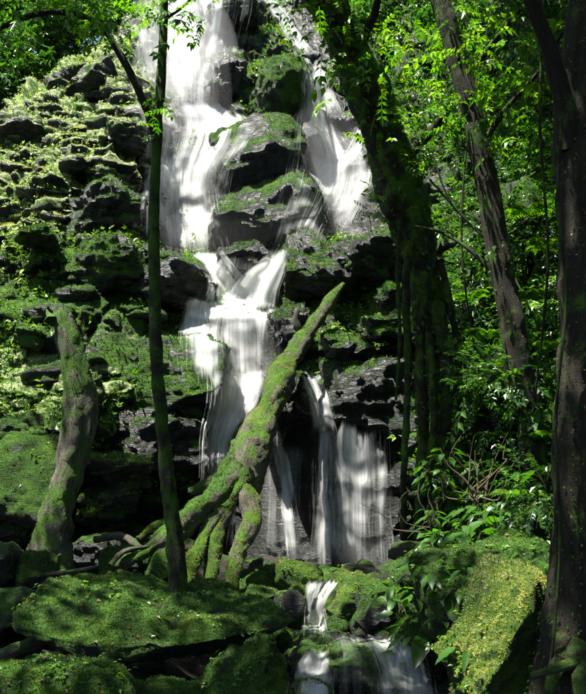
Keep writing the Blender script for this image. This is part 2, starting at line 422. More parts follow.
def build_ground():
    xs = np.concatenate([np.linspace(-90, -9, 26, endpoint=False), np.linspace(-9, 9, 200, endpoint=False), np.linspace(9, 90, 26)])
    ys = np.concatenate([np.linspace(-60, 3, 26, endpoint=False), np.linspace(3, 14, 150, endpoint=False), np.linspace(14, 120, 24)])
    X, Y = np.meshgrid(xs, ys); q = np.stack([X.ravel(), Y.ravel(), 0 * X.ravel()], -1)
    z = gz(q[:, 0], q[:, 1]); z = np.where(q[:, 1] > 13.5, np.minimum(z, 0.6), z)
    z = z + 0.16 * fbm(q * 1.3, 3, 4) + 0.03 * fbm(q * 8, 8, 2)
    v = np.stack([q[:, 0], q[:, 1], z], -1)
    i = np.arange(len(v)).reshape(X.shape)
    f = np.stack([i[:-1, :-1], i[:-1, 1:], i[1:, 1:], i[1:, :-1]], -1).reshape(-1, 4)
    m = sat(0.30 + 0.5 * fbm(q * 1.7, 21, 3))
    o = link('ground', mesh_np('ground', v, f, M['soil'], True, {'moss': m})); tag(o, kind='structure')
    return o


build_ground()

# ------------------------------------------------------------------ leaves and sprays
LEAF_V = np.array([[0, 0, 0], [0.42, 0.5, 0.10], [0.48, 0, -0.04], [0.42, -0.5, 0.10], [1, 0, -0.12]], float)
LEAF_F = np.array([[0, 2, 1], [0, 3, 2], [1, 2, 4], [2, 3, 4]])


def frames(n_, rng, droop=0.0, up=None):
    """random orthonormal frames: x = leaf direction, z = leaf up side"""
    a = rng.uniform(0, 2 * np.pi, n_); e = rng.normal(-droop, 0.35, n_)
    x = np.stack([np.cos(a) * np.cos(e), np.sin(a) * np.cos(e), np.sin(e)], -1)
    z = np.array([0, 0, 1.0]) + rng.normal(0, 0.35, (n_, 3)) if up is None else up
    y = unit(np.cross(z, x)); z = np.cross(x, y)
    return np.stack([x, y, z], 1)


def stamp(tv, tf, pos, fr, sc, rnd, trnd=None):
    """copies of a template (tv, tf) at pos with frames fr and scales sc"""
    n_ = len(pos); k = len(tv)
    v = np.einsum('kc,ncd->nkd', tv, fr) * np.reshape(sc, (n_, 1, -1)) + pos[:, None, :]
    f = (tf[None] + (np.arange(n_) * k)[:, None, None]).reshape(-1, tf.shape[1])
    a = np.repeat(rnd, k)
    if trnd is not None: a = sat(a + np.tile(trnd, n_))
    return v.reshape(-1, 3), f, a


def spray_template(seed, pairs=4, leaf=0.32, width=0.42, droop=0.25, stem=True):
    rg = np.random.default_rng(seed); pos = []; fr = []; sc = []
    for k in range(pairs):
        t = 0.18 + 0.72 * k / max(1, pairs - 1)
        for s in (-1, 1):
            a = s * rg.uniform(0.7, 1.15); e = -rg.uniform(0.05, 0.5)
            x = np.array([math.cos(a) * math.cos(e), math.sin(a) * math.cos(e), math.sin(e)])
            z = unit(np.array([rg.normal(0, .3), rg.normal(0, .3), 1.0])); y = unit(np.cross(z, x)); z = np.cross(x, y)
            pos.append([t, 0, -droop * t * t]); fr.append(np.stack([x, y, z])); l = leaf * rg.uniform(0.75, 1.15); sc.append([l, l, l])
    x = unit(np.array([1, 0, -0.5])); z = np.array([0.45, 0, 0.9]); y = np.cross(z, x); y = unit(y)
    pos.append([0.92, 0, -droop * .85]); fr.append(np.stack([x, y, np.cross(x, y)])); sc.append([leaf * 1.1] * 3)
    tv = LEAF_V * np.array([1, width, 1])
    v, f, a = stamp(tv, LEAF_F, np.array(pos), np.array(fr), np.array(sc), rg.uniform(-0.25, 0.25, len(pos)))
    if stem:
        w = 0.012; ts = np.linspace(0, 0.95, 4)
        sv = np.concatenate([[[t, w, -droop * t * t], [t, -w, -droop * t * t]] for t in ts])
        sf = np.concatenate([[[2 * k, 2 * k + 1, 2 * k + 2], [2 * k + 1, 2 * k + 3, 2 * k + 2]] for k in range(3)])
        f = np.concatenate([f, sf + len(v)]); v = np.concatenate([v, sv]); a = np.concatenate([a, np.full(len(sv), -0.3)])
    return v, f, a


SPRAYS = [spray_template(s, p, l, w) for s, p, l, w in ((1, 4, .32, .50), (2, 5, .27, .46), (3, 3, .40, .56), (4, 6, .23, .50))]


def spray_mesh(name, pos, size, rng, mat, droop=0.25, outward=None, tpl=None):
    rec = Rec(); pos = np.asarray(pos, float); n_ = len(pos)
    which = rng.integers(0, len(SPRAYS), n_) if tpl is None else np.full(n_, tpl)
    fr = frames(n_, rng, droop)
    if outward is not None:
        x = unit(outward + rng.normal(0, 0.45, (n_, 3)) - np.array([0, 0, droop])); z = np.array([0, 0, 1.0]) + rng.normal(0, 0.3, (n_, 3))
        y = unit(np.cross(z, x)); fr = np.stack([x, y, np.cross(x, y)], 1)
    sc = size * rng.uniform(0.65, 1.25, n_); base = rng.uniform(0.1, 0.9, n_)
    for k in range(len(SPRAYS)):
        i = np.where(which == k)[0]
        if len(i) == 0: continue
        tv, tf, ta = SPRAYS[k]
        v, f, a = stamp(tv, tf, pos[i], fr[i], sc[i], base[i], ta); rec.add(v, f, a)
    v, f, a, _ = rec.get()
    return mesh_np(name, v, f, mat, False, {'rnd': a})


def blades(v, f, n_, rng, size, wid, mask=None, thr=0.25, jitter=0.55, tri=True):
    """tiny moss blades on the upward faces of a mesh"""
    t = f if f.shape[1] == 3 else np.concatenate([f[:, :3], f[:, [0, 2, 3]]])
    a, b, c = v[t[:, 0]], v[t[:, 1]], v[t[:, 2]]
    cr = np.cross(b - a, c - a); ar = np.linalg.norm(cr, axis=1) / 2; nn = unit(cr)
    w = ar * sat((nn[:, 2] - thr) * 3 + 0.15)
    if mask is not None: w = w * mask[t].mean(1)
    if w.sum() <= 0: return None
    k = rng.choice(len(t), n_, p=w / w.sum())
    r1 = np.sqrt(rng.random(n_)); r2 = rng.random(n_)
    p = a[k] * (1 - r1)[:, None] + b[k] * (r1 * (1 - r2))[:, None] + c[k] * (r1 * r2)[:, None]
    nrm = nn[k]
    d = unit(nrm + rng.normal(0, jitter, (n_, 3)) + np.array([0, 0, 0.25]))
    s = unit(np.cross(d, rng.normal(0, 1, (n_, 3))))
    h = size * rng.uniform(0.5, 1.3, n_)[:, None]; ww = wid * rng.uniform(0.6, 1.3, n_)[:, None]
    p = p - nrm * 0.004
    vv = np.stack([p - s * ww, p + s * ww, p + d * h], 1).reshape(-1, 3)
    ff = np.arange(3 * n_).reshape(-1, 3)
    rnd = sat(0.46 + 0.42 * fbm(p * 3.2, 4, 5, .6) + rng.normal(0, 0.10, n_))
    return vv, ff, np.repeat(rnd, 3)


# ------------------------------------------------------------------ rocks
_ico = {}
def ico(s):
    if s not in _ico:
        b = bmesh.new(); bmesh.ops.create_icosphere(b, subdivisions=s, radius=1.0)
        _ico[s] = (np.array([q.co[:] for q in b.verts]), np.array([[q.index for q in t.verts] for t in b.faces])); b.free()
    return _ico[s]


ROCKS = []
def rock(name, label, cat, c, size, seed, rot=(0, 0, 0), sub=4, box=3.0, cuts=9, rough=1.0, moss=0.5, blade=0, mat='rock',
         bmat='moss', group=None, flat=None, bsize=0.022, thr=0.25, strata=0.0, pale=0.0):
    rg = np.random.default_rng(seed)
    v, f = ico(sub); d = v.copy()
    v = v / (np.sum(np.abs(v) ** box, 1) ** (1 / box))[:, None]
    for k in range(cuts):
        nrm = unit(rg.normal(0, 1, 3)); h = rg.uniform(0.62, 0.95)
        e = np.maximum(0, v @ nrm - h); v = v - e[:, None] * nrm * 0.92
    for fl in ([] if not flat else flat if isinstance(flat, list) else [flat]):
        nrm = unit(np.array(fl[:3], float)); e = np.maximum(0, v @ nrm - fl[3]); v = v - e[:, None] * nrm * 0.93
    sz = np.array(size, float) / 2; v = v * sz
    rm = np.array(Matrix.Rotation(rot[2], 3, 'Z') @ Matrix.Rotation(rot[1], 3, 'Y') @ Matrix.Rotation(rot[0], 3, 'X'))
    v = v @ rm.T; d = unit((d / sz) @ rm.T); w = v + np.array(c)
    s0 = float(np.mean(sz))
    off = seed * 3.7
    f1, f2, cid = worley((w + off) * (1.3 / s0) * np.array([1, 1, 1.5]), seed)
    dd = s0 * rough * (0.16 * fbm((w + off) * (1.1 / s0), seed, 4) + 0.14 * (cid - 0.5) * sstep(0, .2, f2 - f1) - 0.05 * np.exp(-(f2 - f1) / .06))
    dd = dd + 0.028 * fbm(w * 5, seed + 3, 3) + (0.022 * fbm(w * 15, seed + 4, 2) if sub > 4 else 0)
    if strata:
        zz = w[:, 2] / 0.30 + 0.8 * fbm(w * .8, seed + 6, 3); fr = zz - np.floor(zz)
        f1, f2, cid = worley((w + off) * np.array([2.6, 2.6, 4.5]), seed + 8)
        dd = dd + strata * (fr * sstep(1.0, .8, fr) - .4 + 1.1 * (cid - .5) * sstep(0, .2, f2 - f1) - .5 * np.exp(-(f2 - f1) / .06))
    v = v + d * dd[:, None]; w = v + np.array(c)
    n = vnormals(w, f)
    if np.mean(np.sum(n * d, 1)) < 0: n = -n
    m = sat(moss + 0.75 * (n[:, 2] - 0.15) + 0.55 * fbm(w * 2.0, seed + 9, 4) + (.35 * fbm(w * 6.5, seed + 12, 3) if sub > 4 else 0))
    base = np.array([c[0], c[1], c[2] + v[:, 2].min()])
    o = link(name, mesh_np(name, w - base, f, M[mat], True, {'moss': m, 'pale': pale * sat((n[:, 2] - .2) * 2)}), None, base)  # pale brightens upward faces in colour, as sun on their tops
    tag(o, label, cat, group)
    if blade:
        br = blades(w, f, blade, rg, bsize, bsize * 0.22, sat(m * 1.6 - 0.3), thr)
        if br is not None:
            b = link('moss', mesh_np('moss', br[0] - base, br[1], M[bmat], False, {'rnd': br[2]}), o); tag(b, kind='stuff')
        if blade > 1900 and bsize < .03:            # seedlings and liverworts rooted in the moss
            k_ = int(blade / 130); up = np.where((n[:, 2] > .35) & (m > .4))[0]
            if len(up) > 10:
                i_ = up[rg.integers(0, len(up), k_)]; keep = fbm(w[i_] * 1.8, seed + 2, 2) > -.1; i_ = i_[keep]; tv, tf, ta = spray_template(seed, 2, .55, .6, .1, False)
                sv, sf, sa = stamp(tv, tf, w[i_] + n[i_] * .008 - base, frames(len(i_), rg, -.15), rg.uniform(.03, .09, len(i_)), rg.uniform(.2, 1, len(i_)), ta)
                tag(link('sprouts', mesh_np('sprouts', sv, sf, M['bright'], False, {'rnd': sa}), o), kind='stuff')
    ROCKS.append(o)
    return o


def rock_px(name, label, cat, x0, y0, x1, y1, Y, depth, seed, grow=1.06, **k):
    """a rock that covers a photo box at distance Y (its centre)"""
    c = P((x0 + x1) / 2, (y0 + y1) / 2, Y)
    w = (x1 - x0) / FPX * Y * grow; h = (y1 - y0) / FPX * Y * grow
    return rock(name, label, cat, c, (w, depth, h), seed, **k)


# ------------------------------------------------------------------ tubes (trunks, roots, logs)
def tube(pts, rad, seed, ns=14, step=0.07, lump=0.12, uvs=1.0, cap=True):
    pts = np.asarray(pts, float); rad = np.asarray(rad, float)
    # Catmull-Rom through the points
    ext = np.concatenate([[2 * pts[0] - pts[1]], pts, [2 * pts[-1] - pts[-2]]]); path = []; rr = []
    for i in range(len(pts) - 1):
        L = np.linalg.norm(pts[i + 1] - pts[i]); n_ = max(2, int(L / step))
        for t in np.linspace(0, 1, n_, endpoint=False):
            a, b, c, d = ext[i:i + 4]
            path.append(0.5 * (2 * b + (c - a) * t + (2 * a - 5 * b + 4 * c - d) * t * t + (3 * b - a - 3 * c + d) * t ** 3)); rr.append(rad[i] + (rad[i + 1] - rad[i]) * t)
    path.append(pts[-1]); rr.append(rad[-1]); path = np.array(path); rr = np.array(rr); m = len(path)
    tan = unit(np.gradient(path, axis=0)); up = np.array([0.3, 0.9, 0.1]); X = unit(np.cross(tan, up)); Yv = np.cross(tan, X)
    an = np.linspace(0, 2 * np.pi, ns, endpoint=False)
    ring = X[:, None] * np.cos(an)[None, :, None] + Yv[:, None] * np.sin(an)[None, :, None]
    v = path[:, None] + ring * rr[:, None, None]
    flat = v.reshape(-1, 3); sc = np.repeat(rr, ns)
    dd = sc * (lump * 1.4 * fbm(flat * (0.55 / max(rr.mean(), .03)) * np.array([1, 1, .5]), seed, 3) + lump * 0.5 * fbm(flat * (2.2 / max(rr.mean(), .03)), seed + 5, 2))
    v = flat + ring.reshape(-1, 3) * dd[:, None]
    i = np.arange(m * ns).reshape(m, ns); j = np.roll(i, -1, 1)
    f = np.stack([i[:-1], j[:-1], j[1:], i[1:]], -1).reshape(-1, 4)
    ln = np.concatenate([[0], np.cumsum(np.linalg.norm(np.diff(path, axis=0), axis=1))])
    uv = np.stack([np.tile(an / (2 * np.pi), m), np.repeat(ln, ns) * uvs], -1)
    if cap:
        for row, ctr in ((i[0], path[0] - tan[0] * rr[0] * .3), (i[-1], path[-1] + tan[-1] * rr[-1] * .4)):
            v = np.concatenate([v, [ctr]]); uv = np.concatenate([uv, [[.5, 0]]]); k = len(v) - 1
            r2 = np.roll(row, -1); f = np.concatenate([f, np.stack([row, r2, np.full(ns, k), np.full(ns, k)], -1)])
    return v, f, uv, path




def tube_part(name, specs, mat, parent, base, moss=0.4, seed=1, upw=0.3):
    rec = Rec()
    for k, (pts, rad, ns, lump) in enumerate(specs):
        v, f, uv, _ = tube(pts, rad, seed + 11 * k, ns, 0.07, lump); rec.add(v, f, None, uv)
    v, f, _, uv = rec.get()
    # caps were written as quads with a doubled corner: turn everything into triangles
    t = np.concatenate([f[:, [0, 1, 2]], f[f[:, 2] != f[:, 3]][:, [0, 2, 3]]])
    n = vnormals(v, t)
    m = sat(moss + upw * n[:, 2] + 0.25 * fbm(v * 1.5, seed, 2))
    return link(name, mesh_np(name, v - base, t, mat, True, {'moss': m}, uv), parent), v, t, m


def moss_part(v, t, m, n_, parent, base, seed, size=0.025, thr=-0.2, mat='moss'):
    rg = np.random.default_rng(seed); br = blades(v, t, n_, rg, size, size * .22, sat(m * 1.6 - .3), thr)
    b = link('moss', mesh_np('moss', br[0] - base, br[1], M[mat], False, {'rnd': br[2]}), parent); tag(b, kind='stuff'); return b


# ------------------------------------------------------------------ rocks of the cliff (each a thing)
T = math.radians
CL = [  # name, label, x0, y0, x1, y1, Y, depth, seed, options
    ('rock_outcrop', 'black domed outcrop between the two upper falls with mossy rim', 210, 126, 302, 206, 18.5, 2.4, 101, dict(moss=.55, mat='wetrock', strata=.05, rough=.8, cuts=5, box=2.8, blade=2500)),
    ('rock_outcrop', 'dark rock face below the domed outcrop, streaked with moss', 218, 184, 322, 262, 17.9, 2.2, 102, dict(moss=.5, mat='wetrock', strata=.06, rough=.8, cuts=5, box=3.2, blade=2500)),
    ('rock_outcrop', 'bright green mossy outcrop beside the narrow right hand fall', 250, 56, 308, 132, 20.0, 2.2, 103, dict(blade=5000, moss=.95, mat='cliff', box=4)),
    ('rock_outcrop', 'small black outcrop at the very top of the waterfall', 208, 2, 268, 30, 22.9, 1.6, 104, dict(moss=.2, mat='cliff', box=3)),
    ('rock_outcrop', 'wet black outcrop that splits the upper fall', 205, 66, 252, 112, 21, 1.6, 105, dict(moss=-.2, mat='wetrock', box=5)),
    ('rock_ledge', 'wide wet ledge with moss cap above the fallen log tip', 286, 236, 356, 306, 15.3, 1.9, 106, dict(moss=.3, mat='cliff', flat=(0, -1, .2, .7), box=5)),
    ('rock_ledge', 'grey ledge under the foot of the right hand veil', 338, 238, 402, 290, 15.5, 1.9, 107, dict(moss=.18, mat='cliff', box=4)),
    ('rock', 'rounded wet rock in the middle of the white cascade', 222, 248, 280, 290, 16.1, 1.3, 108, dict(moss=-.1, mat='wetrock', box=3)),
    ('rock', 'upright wet boulder behind the tip of the fallen log', 274, 303, 314, 368, 14.3, 1.1, 109, dict(moss=.1, mat='wetrock', box=3)),
    ('rock', 'dark wet boulder beneath the fallen log, beside the narrow chute', 262, 374, 312, 440, 13.0, 1.2, 110, dict(moss=-.1, mat='wetrock', box=4)),
    ('rock_ledge', 'flat faced stone block with mossy top above the lower fall', 326, 362, 412, 430, 12.9, 1.4, 111, dict(moss=.12, mat='cliff', flat=(0, -1, 0, .72), box=7, cuts=5, rough=.7)),
    ('rock_ledge', 'mossy step resting on the flat faced stone block', 322, 334, 372, 366, 13.2, 1.1, 112, dict(moss=.5, mat='cliff', box=5)),
    ('rock_ledge', 'stacked mossy stone against the leaning tree roots', 362, 310, 412, 345, 13.2, 1.1, 113, dict(moss=.5, mat='cliff', box=5)),
    ('rock_ledge', 'topmost mossy stone of the stack beside the leaning tree', 374, 282, 414, 316, 13.5, 1.0, 114, dict(moss=.45, mat='cliff', box=4)),
    ('rock_ledge', 'long mossy shelf left of the main cascade', 62, 240, 142, 290, 14.6, 1.6, 115, dict(blade=3500, strata=.08, moss=.75, mat='cliff', box=5)),
    ('rock_ledge', 'dark undercut block touching the left edge of the cascade', 132, 266, 214, 308, 15.0, 1.6, 116, dict(moss=.25, mat='cliff', box=5)),
    ('rock', 'round mossy knob on the shelf below the sunlit buttress', 18, 224, 62, 252, 14.0, 1.0, 117, dict(blade=2500, strata=.05, moss=.85, mat='cliff', box=3)),
    ('rock_slab', 'sloping slab of streaked mossy stone beside the white chute', 92, 338, 222, 425, 13.5, 1.6, 118, dict(strata=.07, blade=5000, moss=.62, mat='cliff', flat=(.15, -.8, .6, .62), box=5, cuts=6, rough=.7)),
    ('rock_slab', 'dark wet slab beneath the streaked mossy slab', 95, 412, 205, 470, 13.0, 1.5, 119, dict(moss=.05, mat='cliff', flat=(0, -1, .1, .7), box=6)),
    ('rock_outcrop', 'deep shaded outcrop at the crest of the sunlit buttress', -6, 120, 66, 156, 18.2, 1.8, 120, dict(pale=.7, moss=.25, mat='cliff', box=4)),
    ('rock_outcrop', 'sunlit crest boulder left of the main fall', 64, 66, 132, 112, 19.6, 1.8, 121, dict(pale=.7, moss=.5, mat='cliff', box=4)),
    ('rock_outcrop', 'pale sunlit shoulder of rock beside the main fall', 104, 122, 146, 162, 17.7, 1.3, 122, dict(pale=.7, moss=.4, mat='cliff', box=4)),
    ('rock_outcrop', 'dark rock wall under the sunlit mossy buttress', 70, 180, 142, 238, 15.6, 1.4, 123, dict(moss=.15, mat='cliff', flat=(0, -1, -.1, .7), box=5)),
    ('rock_block', 'bright mossy block behind the broken trunk', -14, 440, 60, 530, 10.3, 1.1, 124, dict(moss=.75, mat='rock', flat=(.2, -.8, .6, .6), box=6, cuts=4, rough=.5, blade=7000, bsize=.022, strata=.03)),
    ('rock_block', 'flat mossy stone capping the block behind the broken trunk', -24, 418, 46, 448, 11.4, 1.0, 125, dict(moss=.6, mat='rock', box=5, blade=4000, bsize=.022)),
    ('rock_block', 'layered stone with a sunlit edge right of the broken trunk', 86, 452, 146, 492, 11.4, 1.0, 126, dict(moss=.3, mat='rock', box=6, cuts=6)),
    ('rock_block', 'lower layered stone right of the broken trunk', 82, 488, 132, 524, 11.2, 1.0, 127, dict(moss=.3, mat='rock', box=5)),
    ('rock_block', 'thin mossy slab under the bright mossy block', -20, 520, 40, 550, 10.3, 1.0, 128, dict(moss=.5, mat='rock', box=5)),
    ('rock_outcrop', 'shadowed mossy outcrop behind the slim leaning tree', 470, 375, 530, 440, 10.6, 1.2, 129, dict(moss=.35, mat='rock', box=4)),
    ('rock_outcrop', 'steep mossy rock wall behind the slim leaning tree', 478, 190, 560, 290, 12.4, 1.4, 130, dict(moss=.5, mat='rock', box=4)),
]
for name, lab, x0, y0, x1, y1, Y, dep, sd, opt in CL:
    opt = dict(opt); opt.setdefault('blade', 1600); opt.setdefault('bsize', .05); opt.setdefault('strata', .08)
    rock_px(name, lab, 'rock', x0, y0, x1, y1, Y, dep, sd, sub=5, grow=1.1, **opt)

rg = np.random.default_rng(77)       # small stones studding the sunlit buttress
for k in range(46):
    px = rg.uniform(-5, 135); py = rg.uniform(75 if px > 50 else 125, 240)
    p = hit(px, py); s = rg.uniform(0.25, 0.62)
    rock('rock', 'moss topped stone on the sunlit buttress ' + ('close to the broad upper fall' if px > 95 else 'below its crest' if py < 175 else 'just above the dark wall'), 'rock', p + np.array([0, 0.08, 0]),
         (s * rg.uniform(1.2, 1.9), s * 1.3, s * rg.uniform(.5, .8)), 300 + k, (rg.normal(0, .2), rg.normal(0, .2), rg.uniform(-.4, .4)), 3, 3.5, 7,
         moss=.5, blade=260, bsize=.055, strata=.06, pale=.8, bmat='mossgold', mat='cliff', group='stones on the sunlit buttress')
for k in range(34):
    px = rg.uniform(0, 190); py = rg.uniform(250, 420)
    p = hit(px, py); s = rg.uniform(0.2, 0.55)
    rock('rock', 'green mossy stone in the ledges below the buttress ' + ('behind the slim dark tree' if px > 125 else 'above the broken trunk top' if py < 320 else 'beside the broken trunk'), 'rock', p + np.array([0, 0.06, 0]),
         (s * rg.uniform(1.2, 2.0), s * 1.3, s * rg.uniform(.45, .8)), 400 + k, (rg.normal(0, .2), rg.normal(0, .2), rg.uniform(-.4, .4)), 3, 4, 7,
         moss=.55, blade=260, bsize=.045, strata=.05, mat='cliff', group='stones in the left ledges')

N_CLIFF_ROCKS = len(ROCKS)

# ------------------------------------------------------------------ boulders on the ground
FG = [
    ('boulder', 'long flat topped boulder carpeted in dark green moss', 36, 590, 280, 652, 7.3, 1.5, 201, dict(moss=.7, sub=6, box=4, cuts=5, rough=.55, flat=[(.08, -.12, 1, .62), (.05, -.75, .55, .72)], blade=30000, rot=(0, .05, .05))),
    ('boulder', 'low rounded mossy boulder beside the twisted root', -44, 676, 142, 830, 5.9, 1.0, 202, dict(moss=.9, sub=6, box=2.6, cuts=4, rough=.4, blade=22000)),
    ('boulder', 'dark mossy boulder leaning against the long flat boulder', 190, 648, 292, 770, 6.5, .9, 203, dict(moss=.3, sub=5, box=3, flat=(-.4, -.3, 1, .55), blade=9000)),
    ('boulder', 'tall sunlit boulder with golden moss beside the vine covered trunk', 438, 556, 592, 790, 5.7, 1.3, 204, dict(moss=1.05, sub=6, box=2.7, cuts=6, rough=.9, pale=.2, flat=[(-.8, -.15, .7, .60), (.25, -.9, -.35, .60)], blade=34000, bmat='mossgold', thr=.05)),  # pale tint paints bright sun on its upper faces
    ('boulder', 'broad shaded moss bank behind the golden boulder', 425, 522, 620, 660, 7.2, 1.6, 205, dict(moss=1.0, sub=6, box=2.6, cuts=5, rough=.6, flat=(-.5, -.2, 1, .62), blade=26000)),
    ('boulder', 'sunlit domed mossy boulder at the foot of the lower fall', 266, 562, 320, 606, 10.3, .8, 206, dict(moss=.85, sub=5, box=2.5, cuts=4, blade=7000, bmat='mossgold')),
    ('boulder', 'mossy boulder touching the fallen log roots', 238, 568, 280, 598, 10.2, .7, 207, dict(moss=.7, blade=2500)),
    ('boulder', 'low mossy boulder under the domed sunlit boulder', 238, 588, 276, 612, 9.5, .6, 208, dict(moss=.6, blade=2000)),
    ('boulder', 'flat mossy stone between the dome and the waterfall', 316, 572, 352, 592, 11.2, .7, 209, dict(moss=.6, blade=1200)),
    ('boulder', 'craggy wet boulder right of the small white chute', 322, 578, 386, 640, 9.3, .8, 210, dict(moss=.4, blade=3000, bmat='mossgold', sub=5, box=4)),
    ('boulder', 'long mossy boulder slanting up to the right bank', 380, 556, 442, 606, 9.6, .9, 211, dict(moss=.6, blade=3000, rot=(0, -.4, 0), box=4)),
    ('boulder', 'grey boulder against the foot of the lower fall', 390, 542, 430, 568, 11.2, .8, 212, dict(moss=.4)),
    ('boulder', 'green boulder with dark hollow beside the craggy wet boulder', 358, 590, 416, 640, 8.9, .8, 213, dict(moss=.7, blade=4000, sub=5)),
    ('boulder', 'small black wet boulder in the stream', 368, 602, 392, 628, 8.5, .4, 214, dict(moss=.1, mat='wetrock')),
    ('boulder', 'wet boulder left of the small white chute', 272, 596, 308, 632, 9.2, .6, 215, dict(moss=.05, mat='wetrock')),
    ('boulder', 'mossy boulder under the broad leaves by the stream', 392, 612, 470, 680, 7.6, .9, 216, dict(moss=.85, blade=9000, sub=5)),
    ('boulder', 'smooth wet boulder with water sliding over it', 322, 650, 440, 736, 7.4, 1.3, 217, dict(moss=.3, mat='wetrock', sub=5, box=3.4, cuts=7, rough=1.0, flat=(.15, -.35, 1, .55))),
    ('boulder', 'low wet boulder split by the nearest cascade', 276, 638, 348, 690, 8.0, 1.0, 218, dict(moss=.25, mat='wetrock', sub=5, box=3)),
    ('boulder', 'mossy boulder behind the end of the long flat boulder', 236, 610, 284, 642, 8.2, .7, 219, dict(moss=.7, blade=3500)),
    ('boulder', 'mossy boulder at the base of the broken trunk', 12, 556, 56, 600, 8.6, .7, 220, dict(moss=.75, blade=3500)),
    ('boulder', 'pale lichened boulder left of the broken trunk', -20, 546, 24, 592, 8.5, .7, 221, dict(moss=.35)),
    ('boulder', 'dark boulder beneath the lichened boulder', -24, 590, 40, 640, 7.8, .8, 222, dict(moss=.3)),
    ('boulder', 'black boulder in shade between broken trunk and log roots', 70, 536, 118, 576, 10.2, .8, 223, dict(moss=0, mat='wetrock')),
    ('boulder', 'green boulder between the broken trunk and the slim tree', 104, 548, 150, 582, 9.8, .7, 224, dict(moss=.75, blade=2500)),
    ('boulder', 'mossy stone at the foot of the slim tree', 150, 556, 182, 586, 9.2, .6, 225, dict(moss=.8, blade=1800)),
    ('boulder', 'flat mossy stone behind the long flat boulder', 96, 572, 150, 596, 8.7, .7, 226, dict(moss=.75, blade=2500)),
    ('boulder', 'low mossy stone right of the slim tree', 184, 580, 236, 602, 8.4, .6, 227, dict(moss=.65, blade=2500)),
    ('boulder', 'dark boulder under the overhang of the long flat boulder', 110, 684, 186, 722, 7.0, .8, 228, dict(moss=.3)),
    ('boulder', 'mossy pebble stone in the gap by the low rounded boulder', 140, 686, 200, 730, 6.3, .5, 229, dict(moss=.5, blade=1500)),
    ('boulder', 'small dark stone under the log roots', 246, 556, 266, 574, 10.9, .4, 230, dict(moss=.2, mat='wetrock')),
    ('boulder', 'flat wet stone in the stream below the small chute', 296, 628, 346, 648, 8.8, .6, 231, dict(moss=.2, mat='wetrock')),
    ('boulder', 'mossy stone poking out under the nearest cascade', 296, 682, 334, 730, 6.6, .5, 232, dict(moss=.5, blade=1500)),
    ('boulder', 'shaded mossy boulder below the slim leaning tree', 512, 500, 572, 560, 8.6, .9, 233, dict(moss=.8, blade=3000)),
]
for name, lab, x0, y0, x1, y1, Y, dep, sd, opt in FG:
    opt = dict(opt); opt.setdefault('sub', 4); rock_px(name, lab, 'boulder', x0, y0, x1, y1, Y, dep, sd, **opt)
rg = np.random.default_rng(78)
for k in range(60):                  # loose stones between the boulders
    Y = rg.uniform(7.2, 11.8); x = rg.uniform(-3.6, 1.8); s = rg.uniform(.14, .34)
    z = gz(np.array(x), np.array(Y))
    rock('stone', 'small loose stone lying between the streamside boulders', 'stone', (x, Y, float(z) + s * .15), (s * rg.uniform(1, 1.7), s * 1.2, s * rg.uniform(.6, .9)), 500 + k,
         (0, 0, rg.uniform(0, 6)), 3, 2.8, 6, moss=rg.uniform(.1, .6), group='loose stones along the stream')

taken = []
for k in range(400):                 # rounded boulders filling the bed below the falls
    a = rg.uniform(232, 436); b = rg.uniform(566, 640); w_ = rg.uniform(15, 34)
    if 298 < a < 332 and 584 < b: continue
    if any((a - q[0]) ** 2 + 2.2 * (b - q[1]) ** 2 < (.62 * (w_ + q[2])) ** 2 for q in taken) or len(taken) > 34: continue
    taken.append((a, b, w_)); Y = float(np.interp(b, [560, 575, 600, 640], [11.9, 11.2, 9.9, 8.4])); h_ = w_ * rg.uniform(.55, .8); wet_ = rg.random() < .4
    rock_px('boulder', ('black wet' if wet_ else 'moss capped') + ' round boulder ' + ('at the foot of the lower fall' if b < 582 else 'left of the small white chute' if a < 312 else 'right of the small white chute'), 'boulder',
            a - w_ / 2, b - h_ / 2, a + w_ / 2, b + h_ / 2, Y, w_ / FPX * Y, 820 + k, sub=4, box=2.5, cuts=5, rough=.9, moss=.05 if wet_ else .65, mat='wetrock' if wet_ else 'rock', blade=0 if wet_ else 900, group='round boulders in the bed below the falls')
for k in range(26):                  # wet cobbles in and beside the stream
    Y = rg.uniform(8.0, 11.4); x = rg.uniform(-.9, 1.55); s = rg.uniform(.16, .42)
    rock('stone', 'dark wet cobble in the stream bed below the falls', 'stone', (x, Y, float(gz(np.array(x), np.array(Y))) + s * .22 + .12), (s * rg.uniform(1, 1.6), s * 1.2, s * rg.uniform(.6, .95)), 560 + k,
         (0, 0, rg.uniform(0, 6)), 3, 2.8, 6, moss=rg.uniform(-.1, .55), mat='wetrock' if k % 2 else 'rock', blade=150 if k % 3 == 0 else 0, group='cobbles in the stream bed')

# ------------------------------------------------------------------ the solid surface that water runs on
bpy.context.view_layer.update()
av = [CV]; af = [np.concatenate([CF[:, :3], CF[:, [0, 2, 3]]])]; cnt = len(CV)
for o in ROCKS:
    me = o.data; v = np.zeros(len(me.vertices) * 3, np.float32); me.vertices.foreach_get('co', v); v = v.reshape(-1, 3) + np.array(o.location)
    f = np.zeros(len(me.polygons) * 3, np.int32); me.polygons.foreach_get('vertices', f); av.append(v); af.append(f.reshape(-1, 3) + cnt); cnt += len(v)
kk = 1 + N_CLIFF_ROCKS
CBVH_CLIFF = BVHTree.FromPolygons(np.concatenate(av[:kk]).tolist(), np.concatenate(af[:kk]).tolist())
CBVH_ALL = BVHTree.FromPolygons(np.concatenate(av).tolist(), np.concatenate(af).tolist())
CBVH = CBVH_CLIFF

